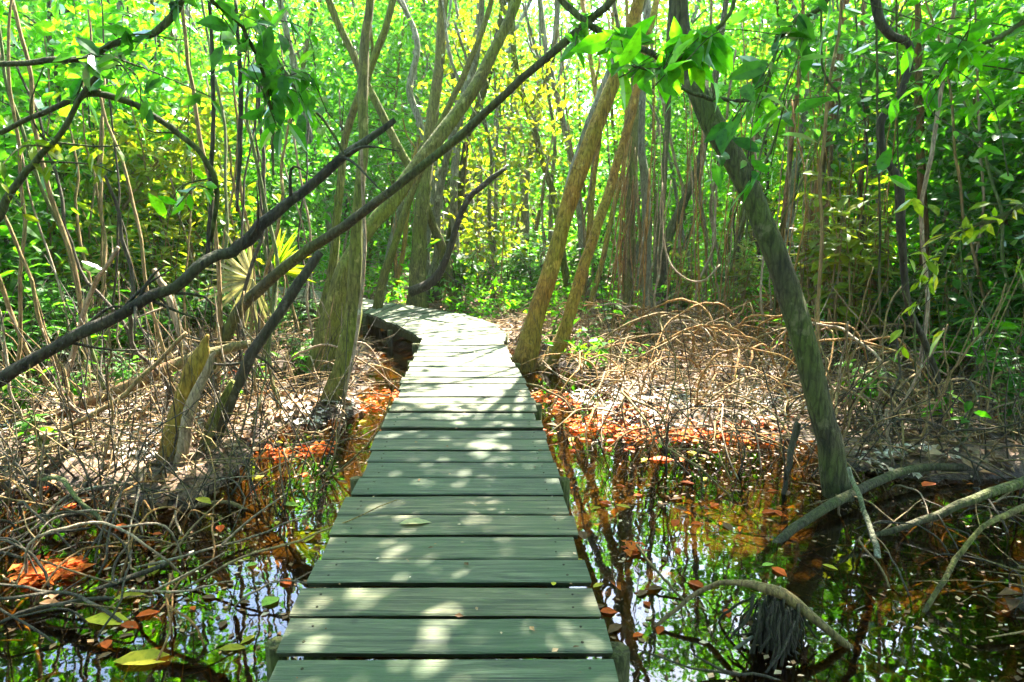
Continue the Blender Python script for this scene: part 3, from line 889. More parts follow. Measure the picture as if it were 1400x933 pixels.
for x, y in ((5.8, 14.2), (7.6, 15.0), (-6.4, 14.6)):
    place(TL[rng.choice([0, 1, 2])], x, y, sc=rng.uniform(1.1, 1.25))
for x, y in ((5.4, 16.8), (2.8, 19), (7.4, 16.2), (6.2, 20)):
    place(TL[rng.choice([0, 1, 4])], x, y, sc=rng.uniform(1.15, 1.4))
# side thickets
def sunny(x, y, hs=(1.2, 2.2, 3.2, 4.2), r=1.0, pmin=.88):
    for h in hs:
        t = (h - .2) / S[2]; gx, gy = x - S[0] * t, y - S[1] * t
        for a, b, rx, ry, p in GX:
            if p >= pmin and ((gx - a) / (rx + r)) ** 2 + ((gy - b) / (ry + r)) ** 2 < 1: return True
    return False


for x, y in scatter(24, (-12, -2.6), (6.8, 14), 1.0, lambda x, y: free(x, y, 1.5) and not sunny(x, y, (1.5, 2.5, 3.5, 4.5, 5.5), 1.15) and not (x > -3.4 and y < 8)):
    w = rng.choice(3, p=[.62, .28, .10])
    place(UL[w], x, y, sc=rng.uniform(.85, 1.35), tilt=(rng.normal(0, .1), rng.normal(0, .1)))
for x, y in scatter(22, (3.0, 12), (6.5, 14), 1.0, lambda x, y: free(x, y, 1.5) and not sunny(x, y, (1.5, 2.5, 3.5, 4.5, 5.5), 1.15) and not (x < 4.2 and y < 8)):
    w = rng.choice(3, p=[.6, .26, .14])
    place(UL[w], x, y, sc=rng.uniform(.85, 1.35), tilt=(rng.normal(0, .1), rng.normal(0, .1)))

# far wall of forest
mb = MB()
n = 1700
th = rng.uniform(R(38), R(142), n); rd = rng.uniform(46, 60, n)
C = np.stack([np.cos(th) * rd, np.sin(th) * rd, rng.uniform(0, 1, n) ** 1.3 * (13 + 5 * vnoise(th * 9, th * 0, 3))], 1)
C[:, 2] *= 1 - .6 * np.exp(-((C[:, 0] / C[:, 1] - .118) / .06) ** 2)
leaf_cloud(mb, C, 30, 1.0, .55, .3, 0, .6)
tag(link('distant_forest', mb.mesh('distant_forest', M['leaf_far'], smooth=False)), 'bright green mass of forest closing the view behind everything', 'forest', kind='stuff')


# ------------------------------------------------------------------ shrubs and young plants
def shrub_meshes(ns, h, leaf, per, lmat, smat, asp=.2, detail=1, spread=.5):
    sb, fb = MB(), MB()
    for k in range(ns):
        th = rng.uniform(0, 2 * math.pi); l = h * rng.uniform(.6, 1.1); o = rng.uniform(.1, spread)
        a = np.array([rng.normal(0, .06), rng.normal(0, .06), -.05])
        b = a + [math.cos(th) * o * .4, math.sin(th) * o * .4, l * .6]; c = a + [math.cos(th) * o, math.sin(th) * o, l]
        pts = limb(sb, [a, b, c], [.012, .009, .004], 10, 5, 0)
        i = rng.integers(3, 10, per); pos = pts[i] + rng.normal(0, .01, (per, 3))
        ph = rng.uniform(0, 2 * math.pi, per)
        d = np.stack([np.cos(ph), np.sin(ph), rng.uniform(-.35, .5, per)], 1)
        nr = rng.normal(0, .25, (per, 3)); nr[:, 2] += 1
        L = leaf * rng.uniform(.65, 1.2, per)
        leaves(fb, pos, d, nr, L, L * asp, detail, .3)
    return [('stem', sb.mesh('stem', smat)), ('foliage', fb.mesh('foliage', lmat, smooth=False))]


make_proto('shrub', 'low shrub with long bright leaves', 'shrub', shrub_meshes(9, 1.0, .24, 11, M['leaf'], M['stick_green'], .17))
make_proto('shrub', 'low shrub with dark glossy leaves', 'shrub', shrub_meshes(10, 1.1, .2, 13, M['leaf_dark'], M['stick_green'], .2))
make_proto('shrub', 'tall shrub with yellow green leaves', 'shrub', shrub_meshes(9, 1.8, .19, 14, M['leaf_yellow'], M['stick_tan'], .24))
make_proto('seedling', 'tiny green seedling', 'seedling', shrub_meshes(3, .35, .12, 5, M['leaf'], M['stick_green'], .25))
SL = ['low shrub with long bright leaves', 'low shrub with dark glossy leaves', 'tall shrub with yellow green leaves']
ok = lambda x, y: free(x, y, 1.35) and hz(x, y) > .0 and not sunny(x, y, (.4, .9), .25)
for x, y in scatter(24, (-9, -2.7), (6.2, 12.5), .6, lambda x, y: ok(x, y)):
    place(SL[rng.choice(3, p=[.5, .4, .1])], x, y, sc=rng.uniform(.6, 1.2))
for x, y in scatter(30, (2.6, 10), (6.8, 13), .6, lambda x, y: ok(x, y)):
    place(SL[rng.choice(3, p=[.35, .35, .3])], x, y, sc=rng.uniform(.6, 1.3))
for x, y in scatter(70, (-16, 16), (13, 24), .8, lambda x, y: free(x, y, 1.6)):
    place(SL[rng.choice(3, p=[.45, .45, .10])], x, y, sc=rng.uniform(.8, 1.6))
for x, y in scatter(14, (-4, 4), (5.2, 11), .5, lambda x, y: ok(x, y)):
    place('tiny green seedling', x, y, sc=rng.uniform(.8, 1.6))
for (px, py, lk, sc) in ((1150, 500, SL[2], 1.3), (1200, 498, SL[2], 1.2), (1105, 482, SL[2], 1.2), (1170, 476, SL[2], 1.4), (1240, 470, SL[0], 1.1), (1330, 460, SL[1], 1.3), (930, 440, SL[0], .7), (845, 452, 'tiny green seedling', 2.0), (60, 500, SL[0], 1.2), (130, 510, SL[0], .8), (20, 470, SL[1], 1.3)):
    p = gr(px, py, .15)
    place(lk, p[0], p[1], sc=sc)

for (px, py, lk, sc) in ((100, 560, SL[0], .5), (30, 575, SL[0], .55), (180, 540, SL[1], .5), (350, 520, SL[0], .45), (410, 500, SL[1], .5), (300, 545, 'tiny green seedling', 1.4), (60, 620, 'tiny green seedling', 1.2), (45, 520, SL[0], .8), (110, 505, SL[1], .9), (175, 500, SL[0], .8), (300, 470, SL[1], .9), (240, 468, SL[0], .8), (15, 500, SL[1], 1.3), (80, 486, SL[1], 1.2), (150, 482, SL[0], 1.1), (200, 470, SL[1], 1.2), (270, 462, SL[0], 1.0), (-30, 520, SL[0], 1.3), (1220, 500, SL[1], 1.2), (1290, 520, SL[1], 1.1), (1350, 540, SL[0], 1.0), (1400, 520, SL[1], 1.3), (1340, 500, SL[0], 1.4), (1270, 480, SL[1], 1.5), (1390, 580, SL[1], .8), (1180, 560, SL[0], .6)):
    p = gr(px, py, .15)
    place(lk, p[0], p[1], sc=sc)
# fan palm frond
b = at(338, 470, 6.9); b[2] = hz(b[0], b[1])
pr = thing('fan_palm', b, 'sun bleached fan palm frond glowing between the slanting trunk and fallen branch', 'palm')
for (cx, cy, n, l, a0, a1, tw) in ((346, 382, 21, .5, 88, 296, 0), (376, 368, 12, .42, -14, 78, .5)):
    c = at(cx, cy, 6.9)
    sb, fb = MB(), MB()
    limb(sb, [b, (b + c) / 2 + [.05, 0, 0], c], [.014, .012, .009], 10, 6, 0)
    a = np.radians(np.linspace(a0, a1, n)) + rng.normal(0, .03, n)
    d = np.stack([np.cos(a), np.full(n, -.25) + rng.normal(0, .1, n), np.sin(a)], 1)
    nr = np.stack([rng.normal(0, .3, n), np.full(n, -1.0), rng.normal(0, .3, n) + .4], 1)
    L = l * rng.uniform(.8, 1.1, n)
    leaves(fb, np.repeat(c[None], n, 0), d, nr, L, .022, 1, .15, .5)
    link('stalk', sb.mesh('stalk', M['stick_green'], b), pr)
    link('frond', fb.mesh('frond', M['palm'] if tw == 0 else M['leaf_yellow'], b, smooth=False), pr)


# ------------------------------------------------------------------ hero branches, roots, lianas (each one its own thing)
def px_limb(name, label, cat, P, mat, twigs=0, leaf=None, n=30, seg=9, wob=.03, rough=.14, nleaf=0, lsize=.13, ground_end=False, tw_len=.5):
    pts, rad = px_line(P)
    base = pts[0].copy()
    mb = MB()
    C = limb(mb, pts, rad, n, seg, rough, wob)
    ends = []
    for k in range(twigs):
        i = rng.integers(n // 5, n - 1); a = C[i]; r = rad.mean() * .35
        d = unit(unit(C[min(i + 1, n - 1)] - C[i]) + rng.normal(0, .7, 3)); l = tw_len * rng.uniform(.5, 1.2)
        m = a + d * l * .5 + rng.normal(0, .05, 3); e = a + d * l + [0, 0, -.08]
        ends.append(limb(mb, [a, m, e], [r, r * .7, .003], 10, 6, 0))
    if leaf is None:
        o = link(name, mb.mesh(name, mat, base), None, base)
        return tag(o, label, cat)
    root = thing(name, base, label, cat)
    link('stem', mb.mesh('stem', mat, base), root)
    fb = MB()
    src = np.concatenate(ends) if ends else C
    i = rng.integers(0, len(src), nleaf)
    pos = src[i] + rng.normal(0, .015, (nleaf, 3))
    d = rng.normal(0, 1, (nleaf, 3)); d[:, 2] -= .7
    nr = rng.normal(0, .5, (nleaf, 3)); nr[:, 2] += .8
    L = lsize * rng.uniform(.45, 1.3, nleaf)
    leaves(fb, pos, d, nr, L, L * .22, 1, .25)
    link('foliage', fb.mesh('foliage', leaf, base, smooth=False), root)
    return root


B = M['bark_black']; Dk = M['bark_dark']
px_limb('fallen_branch', 'long black fallen branch rising from lower left to the sunlit edged trunk', 'branch',
        [(-60, 552, 25, 4.3), (0, 520, 24, 4.35), (100, 462, 22, 4.45), (160, 432, 20, 4.5), (225, 400, 18, 4.6), (300, 352, 19, 4.7), (345, 322, 22, 4.75), (400, 272, 16, 4.85), (470, 212, 16, 5.0), (540, 164, 9, 5.1)], B, twigs=12, n=44, wob=.06, rough=.3)
px_limb('fallen_branch', 'dark crooked limb propped behind the split stump', 'branch',
        [(250, 700, 14, 5.3), (300, 590, 18, 5.4), (335, 500, 20, 5.5), (375, 440, 18, 5.6), (410, 385, 18, 5.7), (438, 345, 14, 5.8)], B, twigs=4)
px_limb('fallen_branch', 'short black dead limb poking up past the boardwalk bend', 'branch',
        [(560, 400, 18, 12.0), (592, 384, 16, 12.0), (612, 352, 12, 12.0), (636, 282, 10, 12.0), (664, 252, 10, 12.0), (692, 230, 7, 12.0)], B)
px_limb('overhanging_branch', 'arching dark branch across the upper left leaves', 'branch',
        [(-40, 90, 9, 3.6), (60, 84, 10, 3.6), (120, 76, 10, 3.65), (180, 52, 11, 3.7), (232, 28, 12, 3.75), (256, -40, 13, 3.8)], Dk, twigs=7, leaf=M['leaf_dark'], nleaf=70)
px_limb('overhanging_branch', 'forked dark branch sagging below the arching one at upper left', 'branch',
        [(0, 182, 8, 3.9), (60, 152, 9, 3.9), (125, 128, 11, 3.9), (180, 140, 11, 3.95), (240, 180, 10, 4.0), (280, 218, 9, 4.05), (298, 262, 8, 4.1), (288, 330, 7, 4.15)], Dk, twigs=6, leaf=M['leaf'], nleaf=50)
px_limb('overhanging_branch', 'thin dark branch climbing the left edge of the thicket', 'branch',
        [(-30, 330, 16, 3.8), (5, 288, 14, 3.8), (40, 230, 11, 3.8), (74, 190, 9, 3.8), (130, 110, 8, 3.8), (180, 60, 6, 3.8)], Dk, twigs=5, leaf=M['leaf_yellow'], nleaf=40, lsize=.09)
px_limb('overhanging_branch', 'drooping leafy spray hanging at top above the long black branch', 'branch',
        [(245, -60, 9, 3.0), (300, 10, 8, 3.1), (335, 45, 7, 3.2), (360, 95, 6, 3.3), (372, 150, 4, 3.4)], Dk, twigs=9, leaf=M['leaf_dark'], nleaf=95, lsize=.14)
px_limb('overhanging_branch', 'leafy twig hanging between arching branch and slanting trunk', 'branch',
        [(320, 30, 10, 4.4), (335, 15, 9, 4.4), (352, 24, 8, 4.4), (380, 80, 7, 4.4), (410, 130, 6, 4.4), (448, 170, 5, 4.4), (470, 210, 4, 4.4)], Dk, twigs=6, leaf=M['leaf'], nleaf=55)
px_limb('overhanging_branch', 'crossing bough meeting the slanting trunk near the top', 'branch',
        [(735, -30, 11, 5.5), (775, 8, 11, 5.5), (810, 34, 11, 5.45), (850, 56, 10, 5.4), (900, 78, 9, 5.3)], Dk, twigs=6, leaf=M['leaf'], nleaf=60, lsize=.16)
px_limb('overhanging_branch', 'broad leaved spray hanging in front of the dark leaning trunk top', 'branch',
        [(1010, -60, 9, 3.0), (1000, 0, 7, 3.0), (960, 60, 6, 3.0), (900, 92, 5, 3.0), (850, 85, 3, 3.0)], Dk, twigs=7, leaf=M['leaf'], nleaf=70, lsize=.15, tw_len=.35)
px_limb('overhanging_branch', 'dark leafy spray dangling at top between leaning trunk and liana', 'branch',
        [(1190, -60, 9, 2.8), (1130, 5, 8, 2.8), (1080, 40, 7, 2.8), (1055, 80, 5, 2.8), (1046, 130, 4, 2.8)], Dk, twigs=9, leaf=M['leaf_dark'], nleaf=70, lsize=.125)
px_limb('overhanging_branch', 'curved bare twig springing from the dark leaning trunk', 'branch',
        [(905, 92, 6, 4.6), (930, 118, 6, 4.6), (975, 134, 7, 4.6), (1020, 136, 6, 4.6), (1060, 120, 4, 4.6)], Dk, twigs=3, leaf=M['leaf'], nleaf=12, lsize=.2)
px_limb('overhanging_branch', 'shady leaf spray reaching in over the upper right thicket', 'branch',
        [(1480, -60, 10, 3.2), (1420, 10, 8, 3.2), (1360, 50, 7, 3.2), (1310, 70, 5, 3.2), (1275, 110, 4, 3.2)], Dk, twigs=10, leaf=M['leaf'], nleaf=80, lsize=.11)
px_limb('overhanging_branch', 'leafy side branch entering above the muddy bank thicket', 'branch',
        [(1480, 250, 10, 4.4), (1420, 270, 9, 4.4), (1360, 300, 7, 4.4), (1310, 320, 5, 4.4), (1285, 360, 4, 4.4)], Dk, twigs=11, leaf=M['leaf_yellow'], nleaf=70, lsize=.12)
px_limb('liana', 'thick twisting dark liana looping down beside the red brown trunk', 'vine',
        [(1192, -40, 16, 5.6), (1200, 20, 15, 5.6), (1214, 46, 14, 5.6), (1240, 58, 12, 5.6), (1244, 92, 11, 5.6), (1228, 136, 12, 5.6), (1206, 164, 13, 5.6), (1208, 206, 12, 5.6), (1228, 246, 14, 5.6), (1234, 300, 15, 5.6), (1236, 360, 12, 5.65), (1244, 420, 12, 5.7), (1268, 480, 11, 5.75), (1284, 540, 12, 5.8), (1278, 640, 14, 5.5)], B, n=60, wob=.02)
for k, (P, lb) in enumerate([
    ([(1198, -30, 4, 6.2), (1200, 150, 4, 6.2), (1203, 300, 4, 6.2), (1203, 450, 4, 6.2)], 'thin straight vine hanging left of the twisting liana'),
    ([(1226, -30, 4, 6.6), (1228, 180, 3, 6.6), (1227, 330, 4, 6.6)], 'thin straight vine hanging behind the twisting liana loop'),
    ([(1122, -20, 4, 5.0), (1124, 90, 4, 5.0), (1146, 130, 4, 5.0), (1144, 170, 3, 5.0)], 'kinked thin vine near the orange peeling trunk'),
    ([(284, -20, 6, 5.6), (292, 120, 7, 5.6), (290, 240, 8, 5.6), (284, 350, 8, 5.6)], 'dark hanging vine behind the sagging forked branch'),
    ([(322, 0, 6, 5.8), (328, 90, 8, 5.8), (330, 180, 8, 5.8), (324, 290, 6, 5.8)], 'dark hanging vine with a curl above the fan palm'),
    ([(376, 60, 5, 6.0), (380, 120, 6, 6.0), (372, 190, 6, 6.0), (374, 240, 4, 6.0)], 'short curved vine left of the sunlit edged trunk'),
    ([(905, 250, 3, 7.6), (908, 330, 3, 7.6), (925, 372, 3, 7.6), (958, 385, 3, 7.6), (985, 362, 3, 7.6)], 'pale looping vine in front of the dark forked trunk'),
    ([(494, 200, 5, 6.55), (498, 300, 6, 6.55), (496, 380, 6, 6.5), (486, 470, 6, 6.45), (470, 560, 5, 6.4), (474, 640, 4, 6.3)], 'pale straight vine lit along the upright trunk by the boardwalk'),
]):
    px_limb('vine', lb, 'vine', P, M['stick_pale'] if 'pale' in lb else (B if 'dark' in lb else Dk), n=26, seg=6, wob=.015)

# roots and logs by the leaning tree
rootsP = [
    ('fallen_log', 'dark smooth log slanting out of the water under the dark leaning trunk', 'log', [(1000, 796, 15, 3.62), (1040, 765, 18, 3.75), (1090, 722, 17, 3.95), (1140, 690, 18, 4.2), (1200, 657, 17, 4.55), (1260, 640, 14, 4.8), (1330, 640, 14, 4.9)], Dk),
    ('fallen_log', 'thick grey root crossing the sunlit puddle on the muddy bank', 'log', [(1190, 735, 9, 3.9), (1260, 712, 13, 3.95), (1330, 684, 16, 4.0), (1400, 658, 18, 4.1), (1480, 640, 20, 4.2)], Dk),
    ('fallen_stick', 'straight grey stick leaning from the dark trunk into the water', 'stick', [(1160, 640, 8, 4.2), (1178, 690, 9, 4.0), (1198, 750, 11, 3.7), (1216, 800, 12, 3.5), (1238, 866, 12, 3.25)], M['bark_pale']),
    ('fallen_stick', 'long olive stick leaning up across the dark muddy bank', 'stick', [(1222, 905, 8, 2.95), (1250, 858, 9, 3.05), (1300, 780, 10, 3.2), (1345, 722, 9, 3.3), (1400, 694, 12, 3.4), (1460, 680, 10, 3.5)], M['bark']),
    ('arching_root', 'pale arched root springing over the fibrous stump', 'root', [(895, 858, 7, 2.95), (930, 828, 8, 3.0), (975, 801, 10, 3.05), (1010, 798, 12, 2.95), (1050, 808, 20, 2.85), (1085, 822, 22, 2.85), (1130, 858, 16, 2.8), (1190, 905, 14, 2.8), (1250, 940, 13, 2.7)], M['stick_tan']),
    ('arching_root', 'thin curved root in front of the fibrous stump', 'root', [(955, 908, 6, 2.75), (1010, 885, 7, 2.8), (1055, 848, 7, 2.85), (1085, 828, 7, 2.9), (1110, 833, 6, 2.95)], M['bark_pale']),
    ('arching_root', 'small hooped root at the bottom of the muddy bank', 'root', [(1265, 945, 10, 2.7), (1275, 925, 9, 2.75), (1295, 915, 9, 2.75), (1307, 930, 9, 2.75), (1304, 950, 9, 2.7)], M['stick_green']),
    ('fallen_stick', 'thin pale twig slanting over the water by the near plank ends', 'stick', [(870, 745, 5, 3.5), (910, 795, 5, 3.3), (955, 845, 5, 3.1), (985, 870, 4, 3.0)], M['stick_tan']),
    ('fallen_stick', 'short forked stick standing in the sunny shallows', 'stick', [(1068, 690, 9, 4.55), (1078, 640, 10, 4.6), (1086, 595, 13, 4.65), (1092, 578, 12, 4.65)], M['stick_dark']),
    ('fallen_stick', 'thin straight stem standing behind the leaning trunk foot', 'stick', [(1070, 610, 3, 5.6), (1060, 560, 3, 5.7), (1042, 500, 3, 5.8)], M['stick_dark']),
    ('fallen_stick', 'bare upright stem on the dark bank under the liana', 'stick', [(1222, 640, 5, 5.0), (1214, 600, 5, 5.0), (1212, 560, 6, 5.0)], M['stick_pale']),
    ('fallen_log', 'rotting brown log lying across the sunlit root bank', 'log', [(40, 580, 14, 5.7), (140, 545, 20, 5.8), (220, 508, 22, 5.9), (290, 482, 20, 6.0), (345, 470, 12, 6.1)], M['bark_red']),
    ('fallen_stick', 'pale leaning pole behind the rotting brown log', 'stick', [(90, 515, 10, 6.0), (112, 440, 9, 6.0), (130, 390, 8, 6.0), (162, 338, 6, 6.0)], M['stick_pale']),
    ('fallen_stick', 'bleached thick pole leaning left behind the split stump', 'stick', [(253, 478, 13, 6.2), (238, 430, 12, 6.2), (224, 395, 11, 6.2), (210, 368, 8, 6.2)], M['stick_pale']),
    ('fallen_stick', 'long tan stick rising from the rotting log', 'stick', [(60, 600, 10, 5.0), (150, 555, 9, 5.0), (200, 510, 8, 5.1), (255, 455, 6, 5.2)], M['stick_tan']),
    ('arching_root', 'brown arched root dipping from the split stump into the water', 'root', [(190, 720, 11, 4.3), (240, 700, 10, 4.3), (300, 684, 8, 4.35), (345, 700, 7, 4.3), (385, 735, 6, 4.2), (410, 770, 5, 4.1)], M['stick_tan']),
    ('arching_root', 'long green curved root over the lower left roots', 'root', [(55, 655, 8, 4.3), (85, 655, 9, 4.2), (105, 680, 8, 4.1), (140, 715, 7, 4.0)], M['stick_green']),
    ('fallen_stick', 'dark stick sloping toward the yellow leaves at lower left', 'stick', [(-60, 880, 18, 3.15), (0, 852, 18, 3.2), (60, 830, 16, 3.25), (130, 808, 12, 3.3), (230, 770, 8, 3.5)], M['stick_dark']),
    ('fallen_stick', 'thin grey twig lying over the dark water by the planks', 'stick', [(215, 752, 6, 3.8), (260, 765, 6, 3.75), (300, 778, 5, 3.7), (345, 790, 4, 3.65)], M['bark_pale']),
    ('fallen_stick', 'thin green stem trailing on water behind the largest yellow leaf', 'stick', [(-40, 876, 4, 3.07), (60, 878, 4, 3.06), (120, 882, 4, 3.04), (165, 893, 3, 3.0)], M['stick_green']),
    ('fallen_stick', 'thin dark twig lying along the right plank ends', 'stick', [(746, 655, 3, 3.98), (757, 690, 3, 3.64), (768, 720, 3, 3.39), (777, 748, 3, 3.18)], M['stick_dark']),
]
for nm, lb, ct, P, mt in rootsP:
    px_limb(nm, lb, ct, P, mt, n=26, seg=9, wob=.02, twigs=2 if nm == 'fallen_stick' and P[0][2] > 8 else 0)

# split pale stump on the left bank
b = at(238, 660, 5.0); b[2] = hz(b[0], b[1]) - .15
st = thing('broken_stump', b, 'leaning split stump with a pale sliver on the sunlit root bank', 'stump')
mb = MB(); pts, rad = px_line([(226, 690, 50, 5.05), (236, 620, 44, 5.05), (250, 560, 40, 5.1), (264, 510, 32, 5.1), (276, 480, 22, 5.1), (284, 458, 5, 5.1)])
limb(mb, pts, rad, 26, 14, .3, .02, .12); link('bole', mb.mesh('bole', M['bark_gold'], b), st)
mb = MB(); pts, rad = px_line([(238, 680, 22, 4.9), (250, 610, 20, 4.9), (262, 555, 18, 4.92), (284, 500, 13, 4.95), (294, 482, 5, 4.96)])
limb(mb, pts, rad, 18, 8, .35, .02, .3); o = link('splinter', mb.mesh('splinter', M['stick_pale'], b), st); o['label'] = 'bleached split sliver of wood'
mb = MB(); pts, rad = px_line([(262, 690, 20, 5.1), (272, 640, 18, 5.1), (290, 580, 16, 5.15), (318, 520, 10, 5.2)])
limb(mb, pts, rad, 18, 8, .3, .02, .3); link('splinter', mb.mesh('splinter', M['bark'], b), st)

# fibrous stump in the water
b = at(1056, 900, 2.8); b[2] = -.3
fs = thing('root_stump', b, 'dark ragged root stump standing in the water near the bottom', 'stump')
mb = MB(); top = at(1062, 820, 2.85)
limb(mb, [b, (b + top) / 2, top], [.12, .09, .02], 20, 18, .6, .03, .4); link('bole', mb.mesh('bole', M['bark_black'], b), fs)
mb = MB()
for k in range(80):
    th = rng.uniform(0, 2 * math.pi); q_ = rng.uniform(.5, 1.6)
    a = top + np.array([math.cos(th) * .07 * q_, math.sin(th) * .07 * q_, rng.uniform(-.16, .03)])
    e = b + np.array([math.cos(th + rng.normal(0, .5)) * .14 * q_, math.sin(th) * .15 * q_, rng.uniform(-.12, .34)])
    r_ = rng.uniform(.003, .009)
    limb(mb, [a, (a + e) / 2 + rng.normal(0, .025, 3), e], [r_, r_ * 1.1, r_ * .6], 11, 5, .2, .03)
o = link('root_fringe', mb.mesh('root_fringe', M['bark_black'], b), fs)

# fibrous root curtain tree (hanging brown roots)
b = at(858, 405, 12.3); b[2] = hz(b[0], b[1])
rc = thing('root_curtain', b, 'brown hanging curtain of aerial roots on a slim trunk', 'root curtain')
mb = MB(); top = at(866, 190, 12.4)
limb(mb, [b, (b + top) / 2, top, at(872, -20, 12.5)], [.11, .09, .08, .07], 26, 9, .15); link('trunk', mb.mesh('trunk', M['bark'], b), rc)
for k in range(22):
    mb = MB(); u = rng.uniform(-.2, .2)
    a = at(863 + u * 30, rng.uniform(170, 300), 12.3) + [0, -.1, 0]; e = at(858 + u * 150, rng.uniform(370, 415), 12.2) + [0, rng.normal(0, .15), 0]
    limb(mb, [a, (a + e) / 2 + rng.normal(0, .05, 3), e], [.012, .014, .010], 12, 5, 0)
    link('aerial_root', mb.mesh('aerial_root', M['stick_orange'] if k % 2 else M['stick_tan'], b), rc)

# ------------------------------------------------------------------ arching roots, sticks, thin stems: prototypes and copies
for look, mat in (('tan arching root', 'stick_tan'), ('bleached arching root', 'stick_pale'), ('orange arching root', 'stick_orange'), ('dark arching root', 'stick_dark')):
    for v in range(2):
        mb = MB(); l = 1.0
        hgt = rng.uniform(.22, .42)
        P = [[0, 0, -.12], [.12, rng.normal(0, .05), hgt * .7], [.4, rng.normal(0, .08), hgt], [.75, rng.normal(0, .1), hgt * .6], [1.0, rng.normal(0, .1), -.12]]
        C = limb(mb, P, [.0075, .0075, .007, .006, .004], 22, 6, .1, .03)
        if v:
            i = 12; limb(mb, [C[i], C[i] + [.15, .2, -.05], C[i] + [.25, .3, -hgt - .1]], [.006, .006, .004], 12, 5, 0)
        make_proto('arching_root', ('forked ' if v else 'slim ') + look, 'root', [('root', mb.mesh('arching_root', M[mat]))])
AR = {k: ['slim ' + k, 'forked ' + k] for k in ('tan arching root', 'bleached arching root', 'orange arching root', 'dark arching root')}
for look, mat in (('bleached fallen stick', 'stick_pale'), ('tan fallen stick', 'stick_tan'), ('dark fallen stick', 'stick_dark')):
    for v in range(2):
        mb = MB()
        P = np.array([[0, 0, 0], [.35, rng.normal(0, .05), .03], [.7, rng.normal(0, .06), .0], [1.1, rng.normal(0, .08), .05]])
        C = limb(mb, P, [.0085, .008, .006, .003], 16, 6, .12, .03)
        if v: limb(mb, [C[7], C[7] + [.15, .12, .05], C[7] + [.35, .2, .12]], [.009, .007, .003], 8, 5, 0)
        make_proto('fallen_stick', ('forked ' if v else 'straight ') + look, 'stick', [('stick', mb.mesh('fallen_stick', M[mat]))])
FS = {k: ['straight ' + k, 'forked ' + k] for k in ('bleached fallen stick', 'tan fallen stick', 'dark fallen stick')}


def roots_in(px0, px1, py0, py1, n, kinds, smin=.6, smax=1.3, fam=AR, tilt=.1, zoff=0.0):
    for _ in range(n):
        p = gr(rng.uniform(px0, px1), rng.uniform(py0, py1), .1)
        x, y = p[0], p[1]
        if float(path_dist(np.array([x]), np.array([y]))[0]) < 1.0: continue
        k = fam[kinds[rng.integers(len(kinds))]][rng.integers(2)]
        s = rng.uniform(smin, smax)
        place(k, x, y, z=max(hz(x, y), -.15) + zoff, sc=(s, s, s * rng.uniform(.7, 1.3)), tilt=(rng.normal(0, tilt), rng.normal(0, tilt)))


T, Bl, Or, Da = 'tan arching root', 'bleached arching root', 'orange arching root', 'dark arching root'
roots_in(-40, 330, 545, 800, 60, [T, Bl, Or, Da], .5, 1.1)
roots_in(330, 520, 520, 640, 24, [T, Bl], .4, .9)
roots_in(780, 1130, 440, 600, 80, [T, Or, Or, Bl], .6, 1.5)
roots_in(1120, 1430, 430, 600, 50, [T, T, Da, Bl], .9, 1.9)
roots_in(950, 1120, 420, 545, 34, [Or, Or, T], 1.1, 2.1)
roots_in(780, 960, 440, 520, 26, [T, Or], .8, 1.5)
roots_in(20, 420, 430, 540, 34, [Da, T, Da, Bl], .8, 1.7)
roots_in(1130, 1440, 480, 720, 55, [T, Da, Da, Bl], .5, 1.2)
roots_in(1180, 1420, 720, 933, 18, [Da, T], .3, .8)
F1, F2, F3 = 'bleached fallen stick', 'tan fallen stick', 'dark fallen stick'
roots_in(-40, 420, 500, 600, 36, [F1, F2, F3, F3], .6, 1.4, FS, .35, .15)
roots_in(-40, 330, 545, 830, 80, [F1, F2, F2, F3], .5, 1.2, FS, .3, .12)
roots_in(330, 520, 520, 650, 18, [F1, F2], .4, .9, FS, .25, .1)
roots_in(760, 1130, 420, 600, 36, [F1, F2], .5, 1.3, FS, .3, .1)
roots_in(1130, 1440, 480, 933, 52, [F1, F3, F3, F2], .4, 1.1, FS, .25, .08)
roots_in(0, 430, 400, 520, 26, [F3, F2, F3, F1], .8, 1.7, FS, .7, .3)
roots_in(1120, 1420, 430, 560, 22, [F3, F2, F3], .8, 1.6, FS, .6, .25)
roots_in(560, 900, 370, 440, 14, [F1, F2, F3], .7, 1.5, FS, .3, .1)

# thin upright stems / aerial roots in the thickets
for look, mat in (('thin pale upright stem', 'stick_pale'), ('thin tan upright stem', 'stick_tan'), ('thin dark upright stem', 'stick_dark'), ('thin green upright stem', 'stick_green')):
    mb = MB(); P = [[0, 0, -.2]]
    for k in range(5): P.append([P[-1][0] + rng.normal(0, .08), P[-1][1] + rng.normal(0, .08), P[-1][2] + .85])
    limb(mb, P, [.018, .017, .016, .015, .013, .009], 26, 6, .1, .04)
    make_proto('upright_stem', look, 'stem', [('stem', mb.mesh('upright_stem', M[mat]))])
for look, mat, r in (('bare pale leaning trunk', 'bark_pale', .07), ('bare olive leaning trunk', 'bark', .08), ('bare golden leaning trunk', 'bark_gold', .06)):
    mb = MB(); P = [[0, 0, -.3]]; d = np.array([.25, .0, 1.0])
    for k in range(7):
        d = unit(d + np.array([rng.normal(.02, .12), rng.normal(0, .1), .1])); P.append(np.array(P[-1]) + d * 1.25)
    C_ = limb(mb, P, np.linspace(r, r * .5, 8), 34, 8, .15, .05, .15)
    for i in (16, 22, 27):
        sgn = rng.choice([-1, 1]); a = C_[i]
        limb(mb, [a, a + [sgn * .3, rng.normal(0, .1), .6], a + [sgn * .5, rng.normal(0, .3), 1.6]], [r * .45, r * .35, r * .15], 10, 6, .1, .04)
    make_proto('bare_tree', look, 'tree', [('trunk', mb.mesh('bare_tree', M[mat]))])
